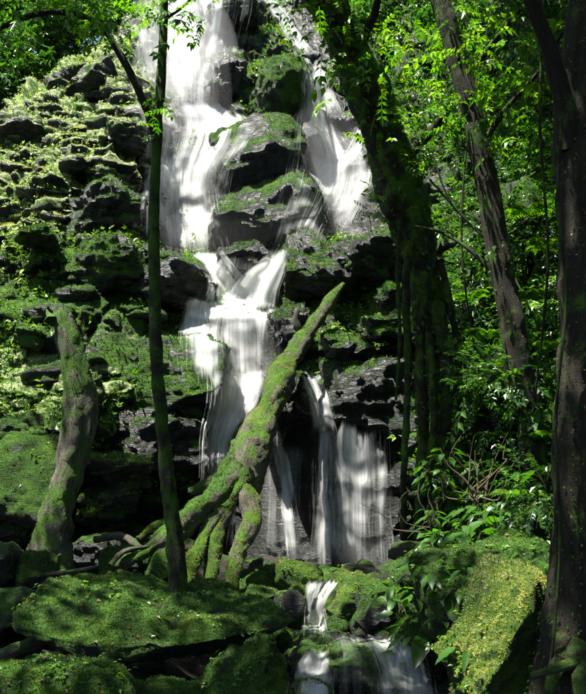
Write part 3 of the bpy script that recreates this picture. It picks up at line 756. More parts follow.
# ------------------------------------------------------------------ falling water
def lerp_sec(sec, t):
    s = np.array(sec, float); k = np.linspace(0, 1, len(s)) if False else (s[:, 0] - s[0, 0]) / (s[-1, 0] - s[0, 0])
    o = [np.interp(t, k, s[:, j]) for j in range(4)]; w = max(1, len(t) // 10); ker = np.hanning(2 * w + 3); ker /= ker.sum()
    return [o[0]] + [np.convolve(np.pad(a, w + 1, 'edge'), ker, 'valid') for a in o[1:]]


def flow_y(pxs, pys, off, drop=0.03):
    """distances of one line of water: on the rock where it leans out, falling free below lips"""
    y = None; out = []
    for a, b in zip(pxs, pys):
        h = hit(a, b)[1] - off
        y = h if y is None else min(h, y + drop)
        out.append(y)
    y = np.array(out)
    for _ in range(6): y[1:-1] = np.minimum(y[1:-1], (y[:-2] + 2 * y[1:-1] + y[2:]) / 4)
    return y


def fall(label, sec, seed, layers=3, strands=60, mat='fall', off=0.07, sw=(0.008, 0.03), wob=3.0, name='waterfall', nu=22, edge=.35, sd=.5, drop=.03, lip=.06, lipj=3.0, streak=.7):
    rg = np.random.default_rng(seed); rec = Rec()
    L = abs(sec[-1][0] - sec[0][0]); nv = max(10, int(L / 2.5))
    t = np.linspace(0, 1, nv); py, pl, pr, de = lerp_sec(sec, t); us = np.linspace(0, 1, nu)
    for q in range(layers):
        jit = fbm(np.stack([np.repeat(us * 6, nv), np.tile(t * 2, nu), np.full(nu * nv, seed + 9.1 * q)], -1), 7, 2).reshape(nu, nv) * .02
        PX = pl[None] + (pr - pl)[None] * (us[:, None] + jit); st = fbm(np.stack([us * 7, 0 * us, np.full(nu, seed * 2.3 + q)], -1), 3, 3)
        PY = py[None] + st[:, None] * lipj * (1 - .7 * t[None])
        Yv = np.array([flow_y(PX[a], PY[a], off + .05 * q, drop) for a in range(nu)])
        for k in range(3): Yv[1:-1] = (Yv[:-2] + 2 * Yv[1:-1] + Yv[2:]) / 4
        g = P(PX, PY, Yv)
        ln = np.concatenate([np.zeros((nu, 1)), np.cumsum(np.linalg.norm(np.diff(g, axis=1), axis=2), 1)], 1)
        wm = np.mean((pr - pl) / FPX * Yv.mean(0))
        U = np.repeat(us[:, None] * wm + 5.1 * q + seed * 1.3, nv, 1)
        nz = fbm(np.stack([U.ravel() * 3.2, ln.ravel() * .45, np.full(nu * nv, seed + 4.4 * q)], -1), 11, 3).reshape(nu, nv)
        en = fbm(np.stack([U.ravel() * 2.6, ln.ravel() * 1.1, np.full(nu * nv, seed * 1.7 + q)], -1), 5, 3).reshape(nu, nv)
        e = np.minimum(us, 1 - us)[:, None] / edge; e = sat(e + .75 * en * sat(e * 4)); e = e * e * (3 - 2 * e)
        d = sat(de[None] * (1 + streak * nz)) * e
        ends = (.16 + .12 * rg.random((nu, 1))) * nv; beg = (lip + .03 * rg.random((nu, 1))) * nv + .5; ar = np.arange(nv)[None]
        d = d * sat(ar / beg) * sat((nv - 1 - ar) / ends)
        i = np.arange(nu * nv).reshape(nu, nv)
        f = np.stack([i[:-1, :-1], i[1:, :-1], i[1:, 1:], i[:-1, 1:]], -1).reshape(-1, 4)
        rec.add(g.reshape(-1, 3), f, d.ravel(), np.stack([U, ln], -1).reshape(-1, 2))
    for k in range(strands):
        u = rg.random(); t0 = rg.uniform(-.15, .75); t1 = min(1, t0 + rg.uniform(.25, .9)); t0 = max(0, t0); n_ = max(6, int((t1 - t0) * nv))
        tt = np.linspace(t0, t1, n_); q = [np.interp(tt, t, a) for a in (py, pl, pr, de)]
        x = q[1] + (q[2] - q[1]) * u + np.cumsum(rg.normal(0, 1, n_)) * 0.06 * wob
        pts = P(x, q[0], flow_y(x, q[0], off + rg.uniform(.02, .2), drop))
        w = rg.uniform(*sw) * (0.5 + 0.5 * np.sin(np.pi * np.linspace(.12, .95, n_))); side = np.array([1.0, rg.normal(0, .25), 0])
        g = np.stack([pts - side * w[:, None], pts, pts + side * w[:, None]])
        fade = np.sin(np.pi * np.linspace(0.02, .98, n_)) ** .6
        d = np.zeros((3, n_)); d[1] = sat(sd * rg.uniform(.6, 1.4) * fade * (0.4 + 0.6 * q[3]) + .1)
        ln = np.linspace(0, (t1 - t0) * L / FPX * 14, n_)
        uv = np.stack([np.repeat(np.array([-.02, 0, .02])[:, None] + rg.uniform(0, 40), n_, 1), np.tile(ln + rg.uniform(0, 30), (3, 1))], -1)
        i = np.arange(3 * n_).reshape(3, n_); f = np.stack([i[:-1, :-1], i[1:, :-1], i[1:, 1:], i[:-1, 1:]], -1).reshape(-1, 4)
        rec.add(g.reshape(-1, 3), f, d.ravel(), uv.reshape(-1, 2))
    v, f, d, uv = rec.get()
    o = link(name, mesh_np(name, v, f, M[mat], True, {'dens': d}, uv))
    tag(o, label, 'waterfall', kind='structure')
    return o


FALLS = [
    ('broad white upper fall pouring past the sunlit buttress', [(-34, 140, 220, .8), (30, 146, 226, .85), (75, 148, 216, .8), (120, 148, 216, .75)], 1, dict(layers=3, strands=90, streak=1.0)),
    ('white water fanning over the second step of the upper fall', [(98, 146, 238, .75), (118, 144, 266, .9), (140, 146, 258, .75), (170, 144, 234, .7), (206, 142, 228, .55)], 25, dict(layers=3, strands=100, streak=1.0)),
    ('long white drop at the foot of the upper fall', [(150, 146, 222, .7), (180, 144, 216, .8), (210, 142, 222, .55), (262, 142, 236, .42)], 26, dict(layers=3, strands=120, streak=1.1)),
    ('thin veil over the wet outcrop that splits the upper fall', [(58, 188, 240, .75), (85, 186, 240, .55), (120, 184, 240, .45)], 21, dict(layers=2, strands=20, mat='veil')),
    ('broken white spill among the rocks at the very top', [(-34, 190, 268, .5), (10, 194, 260, .5), (40, 190, 252, .55), (72, 184, 242, .5)], 22, dict(layers=2, strands=60, streak=1.2)),
    ('scattered trickles over the dark rocks below the upper fall', [(176, 138, 230, .45), (210, 134, 236, .5), (262, 132, 240, .45)], 23, dict(layers=2, strands=60, mat='veil')),
    ('thin trickles beside the foot of the broad upper fall', [(165, 146, 168, .7), (200, 138, 166, .7), (250, 134, 172, .4)], 2, dict(layers=2, strands=30)),
    ('slanting white run feeding the narrow right hand fall', [(-34, 240, 262, .8), (0, 258, 280, .9), (30, 280, 302, .9), (62, 300, 326, .9)], 3, dict(layers=2, strands=20)),
    ('narrow right hand fall fanning out into a veil', [(56, 302, 330, 1), (90, 300, 336, .75), (130, 294, 356, .62), (160, 288, 380, .6), (190, 280, 378, .58), (220, 270, 360, .58), (254, 260, 344, .55)], 4, dict(layers=3, strands=190, streak=1.0)),
    ('fine diagonal rivulet crossing the right hand veil', [(108, 366, 380, .8), (150, 344, 362, .85), (200, 314, 338, .85), (246, 290, 316, .7)], 5, dict(layers=2, strands=40)),
    ('pale mist like veil behind the leaning tree', [(110, 368, 396, .35), (170, 362, 400, .4), (242, 362, 402, .4)], 6, dict(layers=1, strands=30, mat='veil')),
    ('foaming run between the upper fall and the wide curtain', [(250, 186, 228, .8), (264, 192, 238, 1), (278, 202, 250, .95), (292, 198, 266, .95), (312, 184, 272, .95)], 7, dict(layers=4, strands=30, off=.14)),
    ('side run joining the foam from the right ledge', [(244, 270, 296, .3), (258, 258, 292, .6), (272, 240, 287, .9), (290, 226, 281, .9), (314, 212, 278, .95)], 8, dict(layers=3, strands=50, off=.14, edge=.25)),
    ('thin veil of water over the rounded rock between the two runs', [(252, 216, 280, .45), (270, 212, 278, .6), (304, 204, 278, .6)], 30, dict(layers=2, strands=90, mat='veil', off=.1, sw=(.005, .02))),
    ('band of foam gathering along the lip of the middle ledge', [(298, 182, 276, .8), (308, 178, 280, 1), (322, 177, 281, 1)], 24, dict(layers=2, strands=20, off=.2, edge=.25, lipj=5)),
    ('wide white curtain dropping over the middle ledge', [(306, 179, 280, 1), (318, 178, 281, .85), (340, 175, 282, .62), (384, 178, 283, .55)], 9, dict(layers=2, strands=150, sw=(.006, .022), off=.16, edge=.22, lipj=5, nu=30)),
    ('white chute sliding left below the wide curtain', [(362, 196, 276, .95), (380, 206, 272, 1), (405, 206, 266, 1), (428, 200, 254, 1), (444, 199, 246, .9), (490, 199, 240, .65), (548, 196, 232, .4)], 10, dict(layers=3, strands=110)),
    ('narrow chute spilling over the stone block edge', [(368, 292, 318, .9), (395, 305, 330, 1), (436, 312, 340, 1)], 11, dict(layers=3, strands=30)),
    ('lower fall draping the black rock in thin threads', [(422, 314, 388, 1), (436, 313, 390, .9), (470, 312, 391, .68), (520, 312, 392, .58), (580, 306, 398, .55)], 12, dict(layers=3, strands=280, sw=(.004, .016), drop=.006, edge=.42, lip=.05, lipj=9, nu=34)),
    ('bright thread down the left edge of the lower fall', [(422, 312, 338, 1), (450, 312, 338, .95), (510, 312, 338, .8), (580, 308, 340, .7)], 27, dict(layers=2, strands=50, sw=(.005, .02), drop=.008)),
    ('bright thread hugging the right edge of the lower fall', [(440, 370, 388, .6), (500, 370, 390, .6), (580, 366, 398, .65)], 15, dict(layers=2, strands=40, sw=(.005, .02), drop=.01)),
    ('fast thread of water behind the fallen log', [(424, 266, 284, .5), (470, 273, 292, .7), (520, 282, 300, .8), (575, 286, 306, .7)], 13, dict(layers=2, strands=36, sw=(.005, .02))),
    ('faint film of water on the black wall under the log', [(440, 246, 320, .4), (500, 244, 320, .45), (575, 240, 322, .4)], 14, dict(layers=1, strands=80, mat='veil', sw=(.004, .014))),
    ('thin white spill across the pale crest left of the main fall', [(18, 116, 168, .7), (60, 118, 168, .7), (100, 126, 170, .6), (150, 138, 170, .4)], 28, dict(layers=2, strands=30, mat='veil')),
]
for lab, sec, sd_, opt in FALLS: fall(lab, sec, sd_, **opt)


# stream: still sheets and small cascades over the boulders
def pool(label, x0, x1, y0, y1, z0, z1, seed):
    xs = np.linspace(x0, x1, 60); ys = np.linspace(y0, y1, 60); X, Y = np.meshgrid(xs, ys)
    q = np.stack([X.ravel(), Y.ravel(), np.zeros(X.size)], -1)
    z = np.interp(q[:, 1], [y0, y1], [z0, z1]) + .012 * fbm(q * 3, seed, 3)
    v = np.stack([q[:, 0], q[:, 1], z], -1); i = np.arange(len(v)).reshape(X.shape)
    f = np.stack([i[:-1, :-1], i[:-1, 1:], i[1:, 1:], i[1:, :-1]], -1).reshape(-1, 4)
    o = link('stream', mesh_np('stream', v, f, M['stream'])); tag(o, label, 'stream', kind='structure')


pool('dark pool at the foot of the lower fall', -1.3, 1.9, 9.9, 12.9, .55, .60, 1)
pool('short reach of stream between the boulders', -.7, 1.2, 8.0, 9.9, .36, .42, 2)
pool('near reach of the stream below the cascades', -.8, 1.3, 3.0, 7.95, -.1, .2, 3)
CBVH = CBVH_ALL
for lab, sec, sd_, opt in [
    ('small white chute between two streamside boulders', [(578, 308, 344, .8), (592, 303, 332, .95), (606, 302, 324, .95), (640, 298, 332, .8)], 16, dict(strands=40)),
    ('soft cascade over the low split boulder', [(648, 306, 338, .8), (664, 294, 338, .9), (690, 284, 336, .95), (716, 282, 340, .9)], 17, dict(strands=60)),
    ('fanned cascade sliding over the smooth wet boulder', [(632, 350, 400, .7), (650, 362, 430, .85), (672, 370, 436, .85), (716, 372, 442, .8)], 18, dict(strands=90)),
    ('sheet of clear water across the smooth wet boulder', [(632, 328, 374, .5), (655, 330, 396, .5), (712, 332, 396, .5)], 19, dict(strands=50, mat='veil'))]:
    fall(lab, sec, sd_, name='cascade', off=.03, sw=(.004, .016), layers=2, **opt)

# ------------------------------------------------------------------ trees
def in_frame(p, pad=12):
    d = p - CAM; c, s = math.cos(PITCH), math.sin(PITCH)
    zc = d[:, 1] * c + d[:, 2] * s; yc = -d[:, 1] * s + d[:, 2] * c
    zz = np.maximum(zc, 1e-3); px = 293 + FPX * d[:, 0] / zz; py = 347 - FPX * yc / zz
    return (zc > 0.1) & (px > -pad) & (px < 586 + pad) & (py > -pad) & (py < 694 + pad)


GAPS = [(P(a, b, y), r) for a, b, y, r in [   # chosen sunlit spots; canopy leaves blocking their sun are left out
    (300, 350, 12.2, .8), (262, 430, 11.0, .55), (215, 530, 9.9, .5), (140, 560, 9.5, .2), (500, 590, 5.5, .55), (462, 650, 5.4, .35), (530, 565, 5.8, .4),
    (150, 370, 13.2, 1.3), (90, 300, 13.5, 1.3), (30, 300, 13.3, 1.2), (20, 260, 13.6, 1.0), (64, 330, 9.5, .45), (74, 400, 9.4, .4), (66, 490, 9.2, .3), (20, 470, 10.2, .7), (10, 510, 10, .4), (340, 650, 7.8, .15), (300, 625, 8.8, .1), (292, 574, 10.2, .5),
    (350, 432, 12.4, .8), (350, 500, 12.2, 1.1), (340, 550, 12.1, .4), (230, 340, 14.4, 1.6), (440, 130, 12.5, 1.0), (505, 100, 10.5, .6), (400, 60, 10.5, .8), (480, 515, 9.0, .5), (445, 545, 9.0, .3),
    (530, 330, 9.5, .5), (230, 400, 13.5, 1.2), (335, 605, 9.2, .4), (110, 600, 7.4, .12), (225, 606, 7.3, .05), (170, 625, 7.0, -.1), (410, 565, 9.5, .35), (60, 690, 5.9, .15), (240, 660, 6.5, -.2), (490, 555, 7.0, .0), (400, 625, 8.0, .0)]]


def sunny(p, pad=.5):
    ok = np.zeros(len(p), bool)
    for c, r in GAPS:
        d = p - c; t = d @ SUN; ok |= (np.linalg.norm(d - t[:, None] * SUN, axis=1) < r + pad) & (t > 0)
    # upper falls and left ledges kept clear of canopy leaves to stay sunlit
    k = (p[:, 2] - 6.0) / SUN[2]; q = p - SUN * k[:, None]
    ok |= (q[:, 1] > 14.2) & (q[:, 0] < 3.2)
    k = (p[:, 2] - 3.5) / SUN[2]; q = p - SUN * k[:, None]
    ok |= (q[:, 1] > 11.4 + .5 * vnoise(q * .9, 3)) & (q[:, 0] < .4)
    return ok


def crown_points(centres, n_, rng, keep_out=True):
    c = centres[rng.integers(0, len(centres), n_ * 2)]
    d = rng.normal(0, 1, (len(c), 3)); d = unit(d) * (rng.random(len(c)) ** .45)[:, None]
    p = c[:, :3] + d * c[:, 3:6]
    if keep_out: p = p[~in_frame(p, 25) & ~sunny(p)]
    return p[:n_]


def crown(parent, base, centres, n_, seed, size, mat='leaf', keep_out=True, name='crown'):
    rng = np.random.default_rng(seed); p = crown_points(np.array(centres, float), n_, rng, keep_out)
    o = link(name, spray_mesh(name, p - base, size, rng, M[mat]), parent); return o


def trunk_leaves(parent, base, v, t, n_, seed, size, mat='leaf', mask=None, name='climbing_leaves'):
    rng = np.random.default_rng(seed)
    a, b, c = v[t[:, 0]], v[t[:, 1]], v[t[:, 2]]; cr = np.cross(b - a, c - a); w = np.linalg.norm(cr, axis=1); nn = unit(cr)
    if mask is not None: w = w * mask((a + b + c) / 3)
    k = rng.choice(len(t), n_, p=w / w.sum()); r1 = rng.random(n_)[:, None] * .6; p = a[k] * (1 - r1) + b[k] * r1 * .5 + c[k] * r1 * .5
    n = nn[k]
    x = unit(rng.normal(0, 1, (n_, 3)) * .6 + np.array([0, 0, -.8]) + n * .55); y = unit(np.cross(n + rng.normal(0, .3, (n_, 3)), x)); fr = np.stack([x, y, np.cross(x, y)], 1)
    vv, ff, aa = stamp(LEAF_V * np.array([1, .62, 1]), LEAF_F, p + n * .01, fr, size * rng.uniform(.6, 1.5, n_), rng.uniform(0, 1, n_))
    o = link(name, mesh_np(name, vv - base, ff, M[mat], False, {'rnd': aa}), parent); tag(o, kind='stuff'); return o


def px_path(rows, Y=None):
    return np.array([P(r[0], r[1], r[2] if Y is None else Y) for r in rows])


# slim dark tree with the arching limb
pts = px_path([(178, 612, 7.6), (176, 560, 7.6), (168, 480, 7.6), (156, 350, 7.6), (154, 220, 7.6), (157, 140, 7.6), (162, 60, 7.6), (164, -60, 7.6), (158, -170, 7.6)])
b0 = pts[0]; t = thing('tree', b0, 'slim dark tree with an arching limb beside the long flat boulder', 'tree')
o, v, f, m = tube_part('trunk', [(pts, [.105, .09, .075, .062, .056, .052, .046, .042, .03], 12, .16)], M['bark'], t, b0, .5, 31, .2)
moss_part(v, f, m, 5000, o, np.zeros(3) + b0, 31, .016, -.9)
arch = px_path([(157, 142, 7.6), (145, 105, 7.5), (122, 58, 7.4), (95, 22, 7.3), (50, 12, 7.2), (0, 28, 7.1), (-50, 60, 7.0)])
tube_part('limb', [(arch, [.046, .042, .038, .034, .03, .026, .018], 8, .12)], M['bark'], t, b0, .1, 32)
tw = px_path([(163, 20, 7.6), (185, 5, 7.5), (205, -20, 7.4)])
tube_part('limb', [(tw, [.02, .014, .008], 6, .1)], M['bark'], t, b0, .1, 33)
rng = np.random.default_rng(34)
lp = []
for a, b, n_, sx, sy in [(40, 2, 44, 50, 10), (95, 8, 12, 26, 8), (120, 40, 10, 14, 10), (118, 30, 6, 20, 16), (180, 6, 14, 22, 6), (196, 20, 6, 8, 10), (152, 120, 5, 5, 15), (165, 90, 5, 6, 20), (20, 30, 12, 30, 14), (135, 10, 20, 20, 8)]:
    lp.append(P(rng.normal(a, sx, n_), rng.normal(b, sy, n_), rng.normal(7.3, .35, n_)))
lp = np.concatenate(lp)
link('crown', spray_mesh('crown', lp - b0, .24, rng, M['bright']), t)
top = P(158, -170, 7.6)
crown(t, b0, [[top[0] + dx, top[1] + dy, top[2] + dz, 1.6, 1.6, .8] for dx, dy, dz in ((0, 0, .5), (-1.5, -.5, .6), (.9, .6, .9), (-.8, 1.2, 1.1))], 240, 35, .5, 'leaf', True, 'upper_crown')

# broken mossy trunk on the left
pts = px_path([(46, 592, 9.1), (52, 560, 9.15), (64, 500, 9.3), (78, 440, 9.4), (80, 400, 9.5), (72, 358, 9.5), (62, 318, 9.6), (60, 311, 9.6)])
b0 = pts[0]; t = thing('broken_trunk', b0, 'broken curved tree trunk with peeling moss on the left bank', 'dead tree')
o, v, f, m = tube_part('trunk', [(pts, [.34, .265, .22, .2, .185, .16, .13, .10], 22, .28)], M['mossbark'], t, b0, .14, 41, .5)
moss_part(v, f, m, 7000, o, b0, 41, .022, -.3)
rootp = [[(40, 575, 9.05), (22, 596, 8.8), (8, 612, 8.6)], [(58, 572, 9.0), (70, 592, 8.7), (78, 606, 8.5)], [(48, 570, 9.0), (46, 600, 8.6), (40, 625, 8.2)]]
for k, r in enumerate(rootp): tube_part('root', [(px_path(r), [.16, .1, .05], 10, .25)], M['mossbark'], t, b0, .5, 42 + k)
sp = [px_path([(58 + d, 322, 9.6 + .02 * d), (56 + d * 1.4, 304 - h, 9.6)]) for d, h in ((-7, -5), (-1, 1), (5, -3))]
for k, s in enumerate(sp): tube_part('splinter', [(s, [.075, .006], 6, .5)], M['mossbark'], t, b0, .1, 46 + k)

# fallen log with its roots
pts = px_path([(236, 500, 10.4), (250, 455, 10.7), (266, 415, 11.2), (286, 368, 11.9), (308, 332, 12.6), (328, 304, 13.1), (343, 284, 13.4)])
b0 = px_path([(205, 585, 10.0)])[0]; t = thing('fallen_log', b0, 'mossy fallen log leaning up the rocks across the waterfall', 'log')
o, v, f, m = tube_part('log', [(pts, [.25, .235, .22, .19, .14, .09, .05], 20, .26)], M['mossbark'], t, b0, .12, 51, .6)
moss_part(v, f, m, 9000, o, b0, 51, .022, .0, 'mossgold')
RT = [([(242, 486, 10.3), (252, 520, 10.0), (238, 552, 9.7), (230, 592, 9.3)], [.22, .15, .16, .12]), ([(240, 470, 10.4), (205, 505, 10.0), (176, 530, 9.7), (146, 552, 9.4), (116, 566, 9.2)], [.16, .17, .16, .13, .06]),
      ([(236, 490, 10.3), (208, 528, 9.9), (196, 556, 9.6), (184, 590, 9.2)], [.18, .17, .15, .08]), ([(228, 488, 10.3), (196, 512, 10.0), (166, 545, 9.6), (150, 582, 9.2)], [.14, .17, .15, .1]),
      ([(246, 470, 10.4), (224, 510, 10.1), (214, 550, 9.8), (208, 588, 9.4)], [.2, .2, .18, .11]), ([(262, 425, 11.0), (240, 445, 10.8), (226, 475, 10.5), (190, 492, 10.3)], [.11, .14, .16, .07]),
      ([(216, 500, 10.3), (190, 520, 10.2), (160, 526, 10.2), (138, 540, 10.0)], [.13, .14, .11, .05])]
RT = [(r, [x * (.62 if k in (0, 2, 4) else .8) for x in q]) for k, (r, q) in enumerate(RT)]
for k, (r, q) in enumerate(RT):
    o, v, f, m = tube_part('root', [(px_path(r), q, 16, .34)], M['mossbark'], t, b0, .28, 52 + k, .5); moss_part(v, f, m, 2800, o, b0, 60 + k, .022, -.2, 'moss' if k % 2 else 'mossgold')
tube_part('broken_stub', [(px_path([(304, 340, 12.5), (296, 322, 12.4), (298, 308, 12.4)]), [.08, .06, .03], 8, .3)], M['mossbark'], t, b0, .1, 70)

# great leaning tree with hanging roots
pts = px_path([(446, 530, 11.2), (442, 470, 11.1), (438, 400, 11), (432, 320, 10.9), (420, 250, 10.8), (402, 190, 10.6), (378, 120, 10.3), (348, 50, 10), (318, -20, 9.7), (285, -110, 9.3), (255, -200, 9.0)])
b0 = pts[0]; t = thing('tree', b0, 'great leaning tree with vines and hanging roots right of the falls', 'tree')
o, v, f, m = tube_part('trunk', [(pts, [.22, .17, .16, .19, .29, .32, .31, .29, .26, .22, .16], 20, .2)], M['bark'], t, b0, .6, 81, .4)
moss_part(v, f, m, 9000, o, b0, 81, .03, -.7)
trunk_leaves(t, b0, v, f, 900, 82, .085, 'leaf')
HR = [([(410, 232, 10.5), (406, 300, 10.5), (408, 380, 10.6), (404, 470, 10.6), (404, 540, 10.7)], [.07, .06, .05, .045, .04]), ([(424, 270, 10.5), (420, 360, 10.5), (424, 450, 10.5), (418, 540, 10.6)], [.09, .08, .08, .06]),
      ([(436, 300, 10.5), (448, 380, 10.4), (446, 450, 10.4), (456, 530, 10.4)], [.1, .09, .08, .07]), ([(440, 260, 10.6), (456, 340, 10.5), (462, 420, 10.5), (470, 520, 10.5)], [.06, .05, .05, .05]), ([(400, 215, 10.4), (398, 280, 10.4), (400, 340, 10.5), (396, 400, 10.6)], [.04, .03, .025, .015]),
      ([(428, 330, 10.4), (434, 410, 10.3), (430, 480, 10.3), (436, 540, 10.3)], [.05, .05, .05, .05])]
for k, (r, q) in enumerate(HR):
    o, v, f, m = tube_part('hanging_root', [(px_path(r), q, 10, .25)], M['bark'], t, b0, .4, 83 + k, .2); moss_part(v, f, m, 1500, o, b0, 83 + k, .025, -.9)
    if k in (1, 2, 3): trunk_leaves(t, b0, v, f, 130, 90 + k, .09, 'leaf')
tube_part('limb', [(px_path([(395, 170, 10.5), (440, 120, 10.2), (480, 60, 9.8), (520, 10, 9.4)]), [.09, .06, .045, .03], 8, .15)], M['bark'], t, b0, .3, 97)
tube_part('limb', [(px_path([(352, 60, 10), (372, 20, 9.6), (385, -30, 9.2)]), [.08, .06, .04], 8, .15)], M['bark'], t, b0, .3, 98)
rng = np.random.default_rng(99); lp = []
for a, b, n_, sx, sy, y in [(365, 195, 9, 8, 16, 10), (330, 20, 24, 18, 18, 9.6), (350, 75, 16, 12, 18, 9.7), (380, 50, 40, 26, 26, 9.6), (410, 100, 34, 22, 22, 9.8), (312, 8, 18, 14, 8, 9.4), (385, 130, 14, 10, 16, 10), (440, 60, 34, 26, 30, 9.5), (430, 140, 24, 18, 20, 9.8)]:
    lp.append(P(rng.normal(a, sx, n_), rng.normal(b, sy, n_), rng.normal(y, .4, n_)))
link('crown', spray_mesh('crown', np.concatenate(lp) - b0, .30, rng, M['bright']), t)
c0 = P(290, -120, 9.3)
crown(t, b0, [[c0[0] + dx, c0[1] + dy, c0[2] + dz, 2.2, 2.0, .9] for dx, dy, dz in ((0, 0, 1), (1.8, .6, 1.2), (-1.4, -1, 1.6), (.4, 1.6, 2), (2.6, -1.5, 1.4))], 620, 100, .6, 'leaf', True, 'upper_crown')

# slim leaning tree to its right
pts = px_path([(548, 545, 8.9), (540, 490, 9), (528, 420, 9), (512, 330, 9), (500, 260, 9), (488, 190, 9), (474, 120, 9), (458, 60, 9), (438, -10, 9), (415, -100, 9), (395, -190, 9)])
b0 = pts[0]; t = thing('tree', b0, 'slim straight tree tilted left in front of the fern slope', 'tree')
o, v, f, m = tube_part('trunk', [(pts, [.2, .17, .155, .15, .145, .14, .135, .13, .125, .11, .08], 14, .14)], M['bark'], t, b0, .3, 111, .2)
moss_part(v, f, m, 6000, o, b0, 111, .022, -.9); trunk_leaves(t, b0, v, f, 260, 112, .06)
tube_part('limb', [(px_path([(480, 150, 9), (505, 110, 8.8), (540, 70, 8.5), (570, 20, 8.2)]), [.05, .035, .025, .02], 8, .12)], M['bark'], t, b0, .2, 113)
tube_part('limb', [(px_path([(505, 285, 9), (470, 250, 9.2), (440, 232, 9.4), (415, 226, 9.5)]), [.035, .025, .02, .012], 7, .12)], M['bark'], t, b0, .2, 114)
rng = np.random.default_rng(115); lp = []
for a, b, n_, sx, sy, y in [(470, 30, 40, 28, 22, 8.9), (505, 90, 34, 22, 22, 8.7), (540, 50, 40, 22, 30, 8.4), (450, 90, 20, 18, 18, 9.2), (520, 140, 26, 20, 16, 8.8)]:
    lp.append(P(rng.normal(a, sx, n_), rng.normal(b, sy, n_), rng.normal(y, .4, n_)))
link('crown', spray_mesh('crown', np.concatenate(lp) - b0, .28, rng, M['bright']), t)
c0 = P(400, -170, 9)
crown(t, b0, [[c0[0] + dx, c0[1] + dy, c0[2] + dz, 1.9, 1.9, .8] for dx, dy, dz in ((0, 0, .6), (1.5, .4, 1), (.2, 1.7, 1.4), (2.4, 1.8, 1.8))], 420, 116, .55, 'leaf', True, 'upper_crown')

# near trunk at the right edge, wrapped in small leaves
pts = px_path([(566, 720, 4.9), (574, 670, 4.9), (580, 610, 4.9), (583, 500, 4.9), (584, 350, 4.9), (586, 200, 4.9), (588, 90, 4.9), (594, -20, 4.9), (604, -150, 4.9), (615, -330, 4.9)])
b0 = pts[0]; t = thing('tree', b0, 'thick dark trunk wrapped in small climbing leaves beside the golden boulder', 'tree')
o, v, f, m = tube_part('trunk', [(pts, [.22, .195, .185, .18, .18, .18, .18, .18, .17, .13], 22, .16)], M['bark'], t, b0, .02, 121, .2)
moss_part(v, f, m, 9000, o, b0, 121, .014, -.9); trunk_leaves(t, b0, v, f, 3600, 122, .021)
tube_part('limb', [(px_path([(572, 150, 4.85), (562, 90, 4.8), (546, 40, 4.7), (528, -10, 4.6), (505, -90, 4.4)]), [.1, .07, .055, .05, .035], 10, .15)], M['bark'], t, b0, .15, 123)
tube_part('vine', [(px_path([(562, 120, 4.7), (558, 200, 4.68), (566, 300, 4.68), (556, 420, 4.68), (560, 540, 4.66), (552, 660, 4.62)]), [.009] * 6, 6, .2)], M['bark'], t, b0, .5, 124)
for k, r in enumerate([[(570, 640, 4.8), (556, 668, 4.6), (548, 700, 4.4)], [(590, 650, 4.75), (570, 664, 4.5), (532, 676, 4.4)], [(578, 650, 4.7), (580, 690, 4.4), (588, 730, 4.2)]]):
    o2, v2, f2, m2 = tube_part('root', [(px_path(r), [[.1, .05, .02], [.04, .03, .018], [.08, .05, .03]][k], 10, .3)], M['bark' if k != 1 else 'mossbark'], t, b0, .3, 125 + k); moss_part(v2, f2, m2, 1200, o2, b0, 125 + k, .01, -.4, 'mossgold')
c0 = P(615, -340, 4.9)
crown(t, b0, [[c0[0] + dx, c0[1] + dy, c0[2] + dz, 1.8, 1.8, .8] for dx, dy, dz in ((0, 0, .6), (-1.6, .4, 1), (.2, 1.7, 1.4), (-2.4, -1.2, 1.8), (-1.2, 2, 2.2), (.5, -1.8, 1))], 700, 128, .6, 'leaf', True)

# unseen trees added for shade, their crowns opened where sun should land
for k, (x, y, h, lab) in enumerate([(-5.2, 7.5, 11.5, 'unseen tall tree added on the left bank to shade the boulders'), (-4.2, 2.5, 10.5, 'unseen tall tree added beside the path to shade the long flat boulder'), (3.8, 1.5, 10.5, 'unseen tall tree added for shade on the right bank above the golden boulder'), (6.5, 8.5, 13, 'unseen tall tree added for shade high on the fern slope'), (.2, -3.0, 11, 'unseen tall tree added for shade astride the path behind the stream'), (5.2, 12.8, 16.5, 'unseen tall tree added for shade on the upper fern slope beside the falls')]):
    b0 = np.array([x, y, float(gz(np.array(x), np.array(y))) - .2]); t = thing('tree', b0, lab, 'tree', None)
    tube_part('trunk', [(np.array([[x, y, b0[2]], [x + .1, y + .1, h * .5], [x + .3, y, h]]), [.26, .2, .12], 10, .15)], M['bark'], t, b0, .2, 140 + k)
    rng = np.random.default_rng(150 + k)
    cs = [[x + rng.uniform(-2.6, 3.2), y + rng.uniform(-2.6, 3.2), h + rng.uniform(-.6, 1.6), 1.9, 1.9, .8] for _ in range(8)]
    crown(t, b0, cs, 1500, 160 + k, .75, 'leaf', True)

